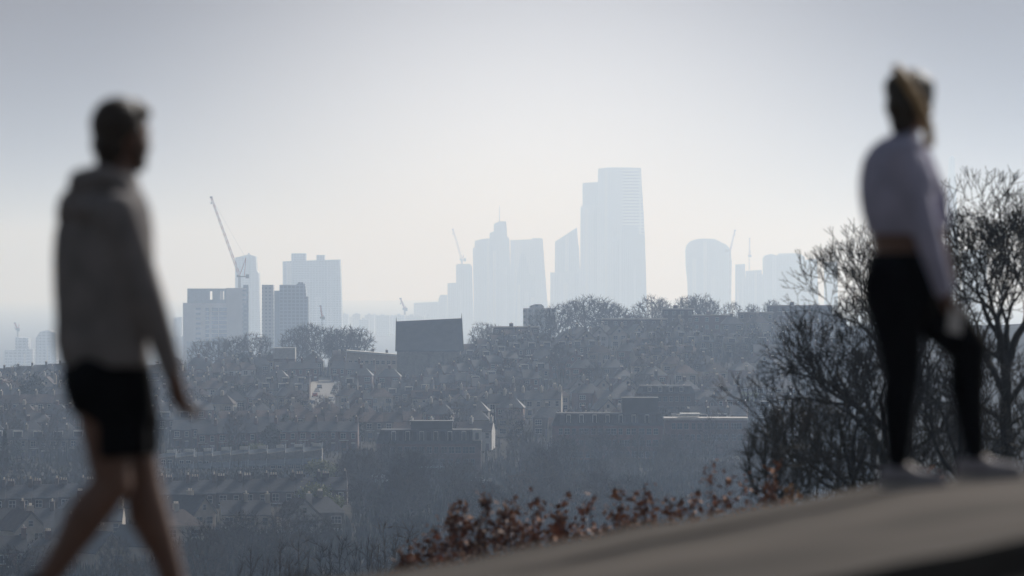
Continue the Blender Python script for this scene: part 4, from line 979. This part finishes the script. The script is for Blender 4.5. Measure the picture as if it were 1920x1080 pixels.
fork_tree('low tangled bare tree left of the rear leg of the woman', 1600, 111.6, 115,
  [((1600,920),(1530,850),.045,6),((1600,900),(1570,800),.045,6),((1600,900),(1640,800),.045,7),((1600,930),(1500,890),.04,5),((1600,930),(1690,880),.04,6),((1600,880),(1600,790),.045,6),((1560,900),(1470,830),.035,5)],
  ([(1600,1080),(1600,990),(1600,920),(1600,880)], [.10,.09,.07,.045]), seed=33, side=.5, ls=.85)
M_wood = mat('olive_brown_twigs', (0.060,0.050,0.036), .9, .3, 2)
lb = ['leftmost','second from left','third from left','fourth from left','fifth from left','fourth from right','third from right','second from right','rightmost']
for i, (a, top, w) in enumerate([(1440,790,50),(1485,760,55),(1538,770,55),(1592,760,60),(1655,800,60),(1735,735,75),(1800,760,75),(1862,745,70),(1925,700,70)]):
    Yk = 112+i; near_tree('bare_shrub', '%s of the twiggy bare shrubs behind the path at right' % lb[i], a, Yk, 112.0-.0, [(a, (top+960)/2, w, (960-top)/2, 1)], .0062, 1250 if i < 5 else 2300, trunk_h=.05, up=.5, jit=.10, infl=1.4, kill=.19, extra=800, exl=.36, mats=(M_wood, M_wood))
    bpy.context.scene.collection.objects[-1] if False else None
# thin saplings low in the centre
lb = ['leftmost','second','third','fourth','fifth','sixth','seventh','rightmost']
for i, (a, top) in enumerate([(470,1035),(525,1015),(560,1000),(600,1020),(640,1012),(690,1005),(720,990),(765,985)]):
    Yk = 420+14*(i % 3); k = Yk/F; zt = CZ+(HZ-top)*k; zb_ = H((a-960)*k, Yk)-.1
    near_tree('sapling', '%s of the thin bare saplings rising from the bottom edge' % lb[i], a, Yk, zb_, [(a, top+85, 34, 90, 1)], .018, 330, step=.4, infl=3.4, kill=.5, trunk_h=.45, up=.6, jit=.10, extra=300, exl=.7, mats=(M_farbark, M_fartwig))

# brown-leaved hedge
M_leaf = mat('dry_brown_leaves', (0.13,0.045,0.022), .7, .35, 6, col2=(0.40,0.15,0.045), rnd=.3)
M_leaf2 = mat('dry_amber_leaves', (0.36,0.18,0.05), .7, .3, 6)
def leaf_shrub(i, a, top, w, Yk, dens, ml, label):
    k = Yk/F; x0 = (a-960)*k; zb_ = H(x0, Yk)-.1; base_py = HZ+(CZ-zb_)/k; att = []
    c = P(a, (top+base_py)/2, Yk); att = ellip_pts(420, (0, 0, (c.z-zb_)), (w*k, w*k*.8, (base_py-top)/2*k), .2)+ellip_pts(160, (0, 0, (c.z-zb_)*.9), (w*k*1.5, w*k*.9, (base_py-top)*.34*k), .2)
    tr = [(0,0,z) for z in np.arange(0, .35, .1)]
    nodes, par = colonize(None, tr, att, .10, 1.1, .13, up=.25, jit=.18, maxn=2600); r = radii(nodes, par, .005)
    segs = [(nodes[par[q]], nodes[q], r[q]*1.1, r[q]) for q in range(1, len(nodes))]
    root = empty('leafy_shrub', (x0, Yk, zb_)); tag(root, label, 'shrub', 'brown-leaved shrubs behind the path')
    segmesh(segs, 4).build('stem', M_bark, root)
    mb = MB(); ends = [q for q in range(1, len(nodes)) if r[q] < .012]; vs = []; fs = []
    ctr = [nodes[ends[rng.integers(len(ends))]] for _ in range(24)]
    for _ in range(dens):
        if rng.random() < .7:
            c0 = ctr[rng.integers(len(ctr))]; q = min((ends[j] for j in rng.integers(0, len(ends), 6)), key=lambda q: np.linalg.norm(nodes[q]-c0))
        else: q = ends[rng.integers(len(ends))]
        p = nodes[q]+rng.normal(0, .05, 3); A = rng.normal(0, 1, 3); A /= np.linalg.norm(A); B = np.cross(A, rng.normal(0, 1, 3)); B /= np.linalg.norm(B); Cn = np.cross(A, B)
        s = .026+.05*rng.random()**1.6; o = len(vs)
        vs += [tuple(p), tuple(p+A*s+B*s*.55+Cn*s*.2), tuple(p+A*2*s+Cn*s*.1), tuple(p+A*s-B*s*.55+Cn*s*.2)]; fs += [(o, o+1, o+2), (o, o+2, o+3)]
    mb.v = vs; mb.f = fs; mb.m = [0]*len(fs); mb.n = len(vs); mb.build('foliage', ml, root)
hedge = [(760,1010,26),(812,965,34),(860,930,36),(910,905,36),(960,915,40),(1010,915,36),(1060,920,40),(1110,915,36),(1160,905,34),(1210,890,32),(1258,915,30),(1300,905,28),(1332,845,20),(1360,885,34),(1405,868,36),(1445,865,34),(1480,900,30)]
_old = [(795,985,34),(835,945,36),(885,905,40),(935,925,38),(985,900,42),(1035,935,38),(1085,930,36),(1135,925,34),(1185,890,36),(1230,905,34),(1285,920,28),(1330,845,20),(1345,905,34),(1395,885,38),(1440,880,34),(1480,905,28)]
pos = ['leftmost']+['%s from left' % w for w in ['second','third','fourth','fifth','sixth','seventh','eighth','ninth','tenth','eleventh','twelfth','thirteenth','fourteenth','fifteenth','sixteenth']]+['rightmost']
for i, (a, top, w) in enumerate(hedge):
    leaf_shrub(i, a, top, w, 74+(i*7 % 5), 1100 if i != 12 else 380, M_leaf2 if i == 16 else M_leaf, '%s brown-leaved shrub of the hedge behind the path' % pos[i])
leaf_shrub(20, 1752, 855, 50, 76, 620, M_leaf, 'brown-leaved shrub seen between the feet of the woman')

# ---------------------------------------------------------------- people
def remesh(mb, name, material, parent, vox, smooth=4, disp=None):
    me = mb.mesh(name, [material]); tmp = bpy.data.objects.new('tmp', me); COL.objects.link(tmp)
    m1 = tmp.modifiers.new('r', 'REMESH'); m1.mode = 'VOXEL'; m1.voxel_size = vox; m1.use_smooth_shade = True
    m2 = tmp.modifiers.new('s', 'SMOOTH'); m2.iterations = smooth; m2.factor = .5
    dg = bpy.context.evaluated_depsgraph_get(); dg.update(); ev = tmp.evaluated_get(dg); nm = bpy.data.meshes.new_from_object(ev, preserve_all_data_layers=False, depsgraph=dg)
    nm.name = name; nm.materials.clear(); nm.materials.append(material); nm.polygons.foreach_set('use_smooth', [True]*len(nm.polygons))
    bpy.data.objects.remove(tmp); return link(name, nm, parent)
def rotz(a): return Matrix.Rotation(a, 3, 'Z')
def hand(mb, wrist, direc, palm_n, s=1.0, curl=.5, thumb_side=1):
    """palm + four unequal curled fingers + thumb, fused with the body"""
    d = Vector(direc).normalized(); n = Vector(palm_n); n = (n-d*n.dot(d)).normalized(); t = d.cross(n)
    w = Vector(wrist); pc = w+d*.05*s
    for k in range(4): mb.cone(w+t*(-.018+.012*k)*s, w+t*(-.030+.020*k)*s+d*.085*s, .013*s, .0115*s, n=10)
    for k, L in enumerate([.068, .078, .073, .056]):
        b = w+t*(-.030+.020*k)*s+d*.088*s; c1 = curl*.7
        p1 = b+(d*math.cos(c1)+n*math.sin(c1))*L*.45*s; c2 = curl*1.7; p2 = p1+(d*math.cos(c2)+n*math.sin(c2))*L*.32*s; c3 = curl*2.4; p3 = p2+(d*math.cos(c3)+n*math.sin(c3))*L*.26*s
        mb.cone(b, p1, .0100*s, .0090*s, n=10); mb.cone(p1, p2, .0090*s, .0082*s, n=10); mb.cone(p2, p3, .0082*s, .0070*s, n=10)
    tb = w-t*.025*s*thumb_side+d*.02*s; t1 = tb+(d*.6-t*thumb_side*.7+n*.35).normalized()*.042*s; t2 = t1+(d*.85-t*thumb_side*.2+n*.5).normalized()*.032*s
    mb.cone(tb, t1, .0135*s, .0105*s, n=10); mb.cone(t1, t2, .0105*s, .0085*s, n=10)
    return pc, t2
def head(mb, c, yaw, s=1.0, pitch=0.0):
    """c = centre of skull; face looks along +x before the yaw. returns frame"""
    M = rotz(yaw) @ Matrix.Rotation(pitch, 3, 'Y'); c = Vector(c); q = lambda x, y, z: c+M @ (Vector((x, y, z))*s)
    mb.ell(q(-.012,0,.018), (.098*s,.076*s,.100*s), M); mb.ell(q(.028,0,-.045), (.062*s,.058*s,.075*s), M); mb.ell(q(.052,0,-.088), (.030*s,.030*s,.024*s), M)
    mb.ell(q(.082,0,-.018), (.020*s,.012*s,.026*s), M); mb.ell(q(.094,0,-.030), (.012*s,.013*s,.011*s), M); mb.ell(q(.074,0,.022), (.014*s,.048*s,.011*s), M)
    mb.ell(q(.074,0,-.062), (.012*s,.024*s,.008*s), M)
    for sy in (-1, 1):
        mb.ell(q(-.002,sy*.078,-.010), (.018*s,.009*s,.030*s), M); mb.ell(q(.056,sy*.042,-.030), (.022*s,.022*s,.022*s), M)
    return q, M
skin = mat('skin', (0.17,0.092,0.064), .55, .1, 8)
def mk_person(loc, label):
    r = empty('person', loc); tag(r, label, 'person'); return r
# --- man
Ym = 19.5; mz = path_z((200-960)/F*Ym, Ym)
mo = Vector(((205-960)/F*Ym, Ym, mz))
man = mk_person(mo, 'man in grey hoodie and black shorts walking right at the left')
def mp(px, py, dy=0.0):
    p = P(px, py, Ym); return Vector((p.x-mo.x, dy, p.z-mo.z))
b = MB()
HC = mp(230, 256, .02); yaw_m = R(38)
hq, hM = head(b, HC, yaw_m, 1.08, R(3))
b.cone(mp(214, 352, .0), mp(224, 300, .02), .062, .056)
RT = rotz(R(35))
def msec(rows, fn, ppm, sh=0.0, ka=.76, kb=1.37):      # rows: (row, left edge, right edge) of the silhouette -> lofted sections, bottom first
    out = []
    for py_, l_, r_2 in sorted(rows, reverse=True):
        h_ = (r_2-l_)/2/ppm+sh; out.append((fn((l_+r_2)/2, py_), h_*ka, h_*kb))
    return out
MT = [(336,190,244),(350,166,260),(368,140,274),(393,119,284),(430,100,290),(480,96,292),(540,97,290),(600,101,284),(650,107,279),(690,114,282),(730,117,286),(765,128,284)]
b.loft(msec(MT, mp, 538, -.018), RT)
ua, ea, wa = mp(226, 402, -.17), mp(288, 565, -.21), mp(326, 688, -.17)
ub, eb, wb = mp(175, 398, .17), mp(150, 555, .24), mp(170, 690, .25)
for (u_, e_, w_) in ((ua, ea, wa), (ub, eb, wb)): b.cone(u_, e_, .052, .040); b.cone(e_, w_, .040, .026)
dd = (mp(345, 765, -.15)-wa).normalized()
hand(b, wa, dd, (.75,.5,-.1), 1.30, .50, 1); hand(b, wb, (.1,-.05,-1), (.5,-.8,0), 1.0, .5, -1)
hipN, hipF = mp(188, 715, -.08), mp(214, 715, .09)
kN, aN = mp(214, 905, -.08), mp(92, 1082, -.09)
kF, aF = mp(262, 905, .09), mp(324, 1098, .09)
b.cone(hipN, kN, .098, .068); b.cone(hipF, kF, .098, .068)
for k_, a_ in ((kN, aN), (kF, aF)):
    m_ = k_.lerp(a_, .33); bk = Vector((-.012, 0, 0)); b.cone(k_, m_+bk, .067, .073); b.cone(m_+bk, k_.lerp(a_, .7), .073, .052); b.cone(k_.lerp(a_, .7), a_, .052, .042)
toeN = mp(150, 1172, -.09); toeF = Vector((aF.x+.17, .09, 0.03))
b.cone(aN, toeN, .034, .030); b.cone(aF, Vector((aF.x+.12, .09, .035)), .036, .028)
remesh(b, 'body', skin, man, .0062, 2)
# eyes
for sy in (-1, 1):
    e = MB(); e.ell(hq(.072, sy*.032, .002), (.012,.013,.012)); e.ell(hq(.081, sy*.032, .002), (.005,.006,.006), m=1); e.build('eye', [mat('eye_white', (.7,.7,.68), .3), mat('iris', (.08,.05,.03), .3)], man, smooth=True)
hair_m = mat('brown_hair', (0.035,0.022,0.014), .6, .4, 30, bump=.5)
b = MB(); b.ell(hq(-.022,0,.036), (.100*1.05,.086*1.04,.102), hM); b.ell(hq(-.05,0,-.03), (.068,.070,.065), hM); b.ell(hq(.030,0,.085), (.062,.070,.042), hM); b.ell(hq(.055,0,.078), (.04,.058,.03), hM)
b.cone(hq(-.055,0,-.05), hq(-.06,0,-.085), .052, .040)
for sy in (-1, 1): b.cone(hq(.012,sy*.072,.02), hq(.016,sy*.074,-.03), .014, .010)
remesh(b, 'hair', hair_m, man, .006, 1)
b = MB(); b.ell(hq(.046,0,-.088), (.046,.050,.030), hM); b.ell(hq(.075,0,-.076), (.016,.032,.014), hM); b.ell(hq(.079,0,-.049), (.010,.026,.006), hM)
for sy in (-1, 1): b.cone(hq(.012,sy*.068,-.035), hq(.045,sy*.045,-.088), .013, .016)
remesh(b, 'beard', hair_m, man, .005, 1)
hood_m = mat('grey_hoodie', (0.215,0.198,0.195), .95, .15, 12, bump=.15)
b = MB(); b.loft(msec([r_3 for r_3 in MT if r_3[0] < 640]+[(640,99,281),(665,105,283),(688,111,286)], mp, 538, .004), RT)
for (u_, e_, w_) in ((ua, ea, wa), (ub, eb, wb)): b.cone(u_, e_, .078, .056); b.cone(e_, e_.lerp(w_, .97), .056, .043)
b.cone(mp(150,400,.05), mp(180,372,.02), .09, .10); b.cone(mp(218,392,0), mp(220,350,.01), .105, .080)
# hood lying on the back
b.ell(mp(160, 378, -.03), (.085,.135,.062), RT @ Matrix.Rotation(R(-25), 3, 'Y')); b.cone(mp(158,343,-.11), mp(150,350,.12), .050, .052); b.cone(mp(192,332,-.12), mp(158,343,-.10), .044, .050); b.cone(mp(192,332,-.12), mp(232,345,-.10), .044, .036); b.ell(mp(172,392,-.12), (.07,.05,.055), RT)
remesh(b, 'hoodie', hood_m, man, .010, 4)
b = MB(); cf = e_; b.cone(ea.lerp(wa, .93), ea.lerp(wa, .99), .045, .043); remesh(b, 'cuff', hood_m, man, .007, 2)
b = MB(); b.cone(hq(-.035,-.01,-.115), mp(262,440,.1), .006, .006, n=8); b.build('drawstring', mat('cord', (.3,.29,.28)), man, smooth=True)
sh_m = mat('black_shorts', (0.004,0.004,0.005), .95, .2, 10, spec=.05)
b = MB(); b.loft(msec([(676,118,280),(700,113,288),(730,115,291),(765,127,291),(790,146,289)], mp, 538, .004), RT)
b.cone(hipN+Vector((.015,0,-.02)), mp(226, 790, -.085), .130, .100); b.cone(hipF+Vector((.01,0,-.02)), mp(246, 790, .085), .130, .098); b.tube(mp(226, 785, -.085), mp(232, 856, -.085), .104, .100, n=24); b.tube(mp(242, 785, .085), mp(248, 856, .085), .100, .092, n=24)
remesh(b, 'shorts', sh_m, man, .010, 3)
shoe_m = mat('dark_trainers', (0.02,0.02,0.024), .7, .2, 10); sole_m = mat('white_sole', (.5,.48,.45), .7)
b = MB(); b.cone(aN+Vector((-.035,0,-.02)), aN+Vector((-.01,0,-.045)), .045, .045); b.cone(aN+Vector((-.01,0,-.05)), toeN+Vector((.01,0,.012)), .046, .036); remesh(b, 'shoe', shoe_m, man, .008, 2)
b = MB(); b.cone(Vector((aF.x-.03,.09,.055)), Vector((aF.x+.04,.09,.055)), .052, .05); b.cone(Vector((aF.x+.04,.09,.05)), toeF+Vector((.03,0,.012)), .050, .038); remesh(b, 'shoe', shoe_m, man, .008, 2)
b = MB(); b.box(aF.x-.085, aF.x+.225, .045, .135, -.002, .022); b.build('sole', sole_m, man)

# --- woman
Yw_ = 22.3; wz = path_z((1700-960)/F*Yw_, Yw_); wo_ = Vector(((1705-960)/F*Yw_, Yw_, wz))
wom = mk_person(wo_, 'woman in lavender crop top and black leggings walking right beside the bare trees')
def wp(px, py, dy=0.0):
    p = P(px, py, Yw_); return Vector((p.x-wo_.x, dy, p.z-wo_.z))
b = MB(); HW_ = wp(1712, 192, .02); yaw_w = R(52)
hq, hM = head(b, HW_, yaw_w, .96, R(5))
b.cone(wp(1697, 268), wp(1706, 225, .01), .050, .046)
RW = rotz(R(28))
WT = [(250,1672,1712),(262,1650,1722),(278,1632,1730),(300,1620,1738),(335,1614,1750),(365,1614,1750),(400,1619,1742),(440,1630,1738),(475,1634,1738),(505,1628,1746),(540,1622,1752),(575,1626,1748),(600,1636,1735)]
kw_ = dict(ka=.80, kb=1.50)
b.loft(msec(WT, wp, 471, -.014, **kw_), RW)
ua, ea, wa = wp(1690, 290, -.14), wp(1728, 430, -.18), wp(1765, 548, -.16)
ub, eb, wb = wp(1722, 292, .15), wp(1762, 372, .20), wp(1772, 462, .17)
for (u_, e_, w_) in ((ua, ea, wa), (ub, eb, wb)): b.cone(u_, e_, .041, .032); b.cone(e_, w_, .032, .022)
hand(b, wa, (wp(1785, 600, -.15)-wa), (.7,.6,0), .92, .75, 1); hand(b, wb, (.12,0,-1), (.2,-.9,0), .9, .4, -1)
hN, hF = wp(1672, 530, -.07), wp(1700, 530, .08)
kN, aN = wp(1690, 700, -.08), wp(1680, 872, -.08); kF, aF = wp(1818, 652, .08), wp(1830, 845, .08)
zN = path_z(wo_.x+aN.x, Yw_)-wo_.z; zF = path_z(wo_.x+aF.x+.05, Yw_+.08)-wo_.z
aN.z = zN+.10; aF.z = zF+.095
b.cone(hN, kN, .085, .048); b.cone(hF, kF, .083, .048)
for k_, a_ in ((kN, aN), (kF, aF)):
    m_ = k_.lerp(a_, .35); bk = Vector((-.012,0,0)); b.cone(k_, m_+bk, .046, .049); b.cone(m_+bk, a_, .049, .028)
b.cone(aN, Vector((aN.x+.12,-.08,zN+.03)), .03, .024); b.cone(aF, Vector((aF.x+.12,.08,zF+.03)), .03, .024)
remesh(b, 'body', skin, wom, .0062, 2)
for sy in (-1, 1):
    e = MB(); e.ell(hq(.072, sy*.032, .002), (.011,.012,.011)); e.ell(hq(.081, sy*.032, .002), (.005,.006,.006), m=1); e.build('eye', [MATS['eye_white'], MATS['iris']], wom, smooth=True)
b = MB(); b.ell(hq(.083,0,-.062), (.006,.020,.006), hM); b.build('mouth', mat('lips', (.35,.12,.10), .5), wom, smooth=True)
top_m = mat('lavender_top', (0.42,0.41,0.53), .9, .12, 12, bump=.1)
b = MB(); b.loft(msec([r_3 for r_3 in WT if r_3[0] < 446], wp, 471, .002, **kw_), RW)
for (u_, e_, w_) in ((ua, ea, wa), (ub, eb, eb.lerp(wb, .55))): b.cone(u_, e_, .066, .054); b.cone(e_, e_.lerp(w_, .94), .054, .040)
b.cone(wp(1692,285), wp(1700,256), .072, .055)
remesh(b, 'crop_top', top_m, wom, .009, 3)
leg_m = mat('black_leggings', (0.003,0.003,0.004), .9, .2, 10, spec=.05)
b = MB(); b.loft(msec([r_3 for r_3 in WT if r_3[0] > 470], wp, 471, .004, **kw_), RW)
b.cone(hN+Vector((0,0,-.01)), kN, .125, .074); b.cone(hF, kF, .130, .080)
for k_, a_ in ((kN, aN), (kF, aF)):
    m_ = k_.lerp(a_, .35); bk = Vector((-.012,0,0)); b.cone(k_, m_+bk, .072, .072); b.cone(m_+bk, a_+Vector((0,0,.02)), .072, .044)
remesh(b, 'leggings', leg_m, wom, .009, 3)
hw_m = mat('dark_blonde_hair', (0.040,0.028,0.017), .6, .4, 30, bump=.5); hb_m = mat('blonde_hair', (0.48,0.32,0.16), .55, .25, 40, bump=.4)
b = MB(); b.ell(hq(-.020,0,.030), (.108,.092,.106), hM); b.ell(hq(-.06,0,-.02), (.075,.082,.085), hM); b.cone(hq(-.055,0,-.05), wp(1690,232,-.03), .062, .050); b.ell(wp(1680,165,0), (.050,.06,.06)); b.ell(wp(1728,165,.02), (.055,.07,.06)); b.ell(hq(-.01,0,.075), (.085,.075,.058), hM)
remesh(b, 'hair', hw_m, wom, .007, 2)
b = MB(); pts = [wp(1680,130,-.06), wp(1698,155,-.095), wp(1716,185,-.092), wp(1728,212,-.085), wp(1738,240,-.06), wp(1741,268,-.03)]
for p, q_ in zip(pts, pts[1:]): b.cone(p, q_, .022, .024)
remesh(b, 'hair_strand', hb_m, wom, .006, 2)
shoe_w = mat('pale_trainers', (0.28,0.26,0.28), .7, .15, 10)
for (a_, z_, y_) in ((aN, zN, -.08), (aF, zF, .08)):
    b = MB(); b.cone(Vector((a_.x-.03,y_,z_+.052)), Vector((a_.x+.03,y_,z_+.055)), .044, .044); b.cone(Vector((a_.x+.03,y_,z_+.048)), Vector((a_.x+.165,y_,z_+.036)), .043, .032); remesh(b, 'shoe', shoe_w, wom, .007, 2)
    b = MB(); b.box(a_.x-.075, a_.x+.195, y_-.038, y_+.038, z_, z_+.022); b.build('sole', sole_m, wom)
# white phone in her hand
ph = MB(); c = wp(1786, 592, -.17); ph.add([tuple(c+Vector(v)) for v in [(-.022,-.008,.055),(.030,-.004,.045),(.022,0,-.075),(-.036,-.004,-.060),(-.022,.004,.055),(.030,.008,.045),(.022,.012,-.075),(-.036,.008,-.060)]], [(0,3,2,1),(4,5,6,7),(0,1,5,4),(1,2,6,5),(2,3,7,6),(3,0,4,7)])
po = ph.build('phone', mat('white_plastic', (.62,.60,.58), .35), None)
for v in po.data.vertices: v.co = v.co
po.location = wo_
tag(po, 'white phone held in the right hand of the woman in leggings', 'phone')

finish_labels()
for o in list(COL.objects):
    if 'w' in o: del o['w']
for o in list(COL.objects):        # unused prototypes
    if o.parent is None and o.location.z < -400:
        for c in list(KIDS.get(o.name, [])): bpy.data.objects.remove(c)
        bpy.data.objects.remove(o)

# ---------------------------------------------------------------- haze
hz = MB(); hz.box(-3300, 3300, -80, 34200, -4, 412)
vm = bpy.data.materials.new('haze_air'); vm.use_nodes = True; t = vm.node_tree; t.nodes.clear()
pv = N(t, 'ShaderNodeVolumePrincipled'); ot = N(t, 'ShaderNodeOutputMaterial'); t.links.new(pv.outputs[0], ot.inputs['Volume'])
pv.inputs['Color'].default_value = (0.58, 0.745, 1.0, 1); pv.inputs['Absorption Color'].default_value = (1, 1, 1, 1)
pv.inputs['Density'].default_value = 0.000149; pv.inputs['Anisotropy'].default_value = 0.5
tag(hz.build('haze', vm), 'pale blue haze filling the air over the valley and city', 'haze', kind='stuff')
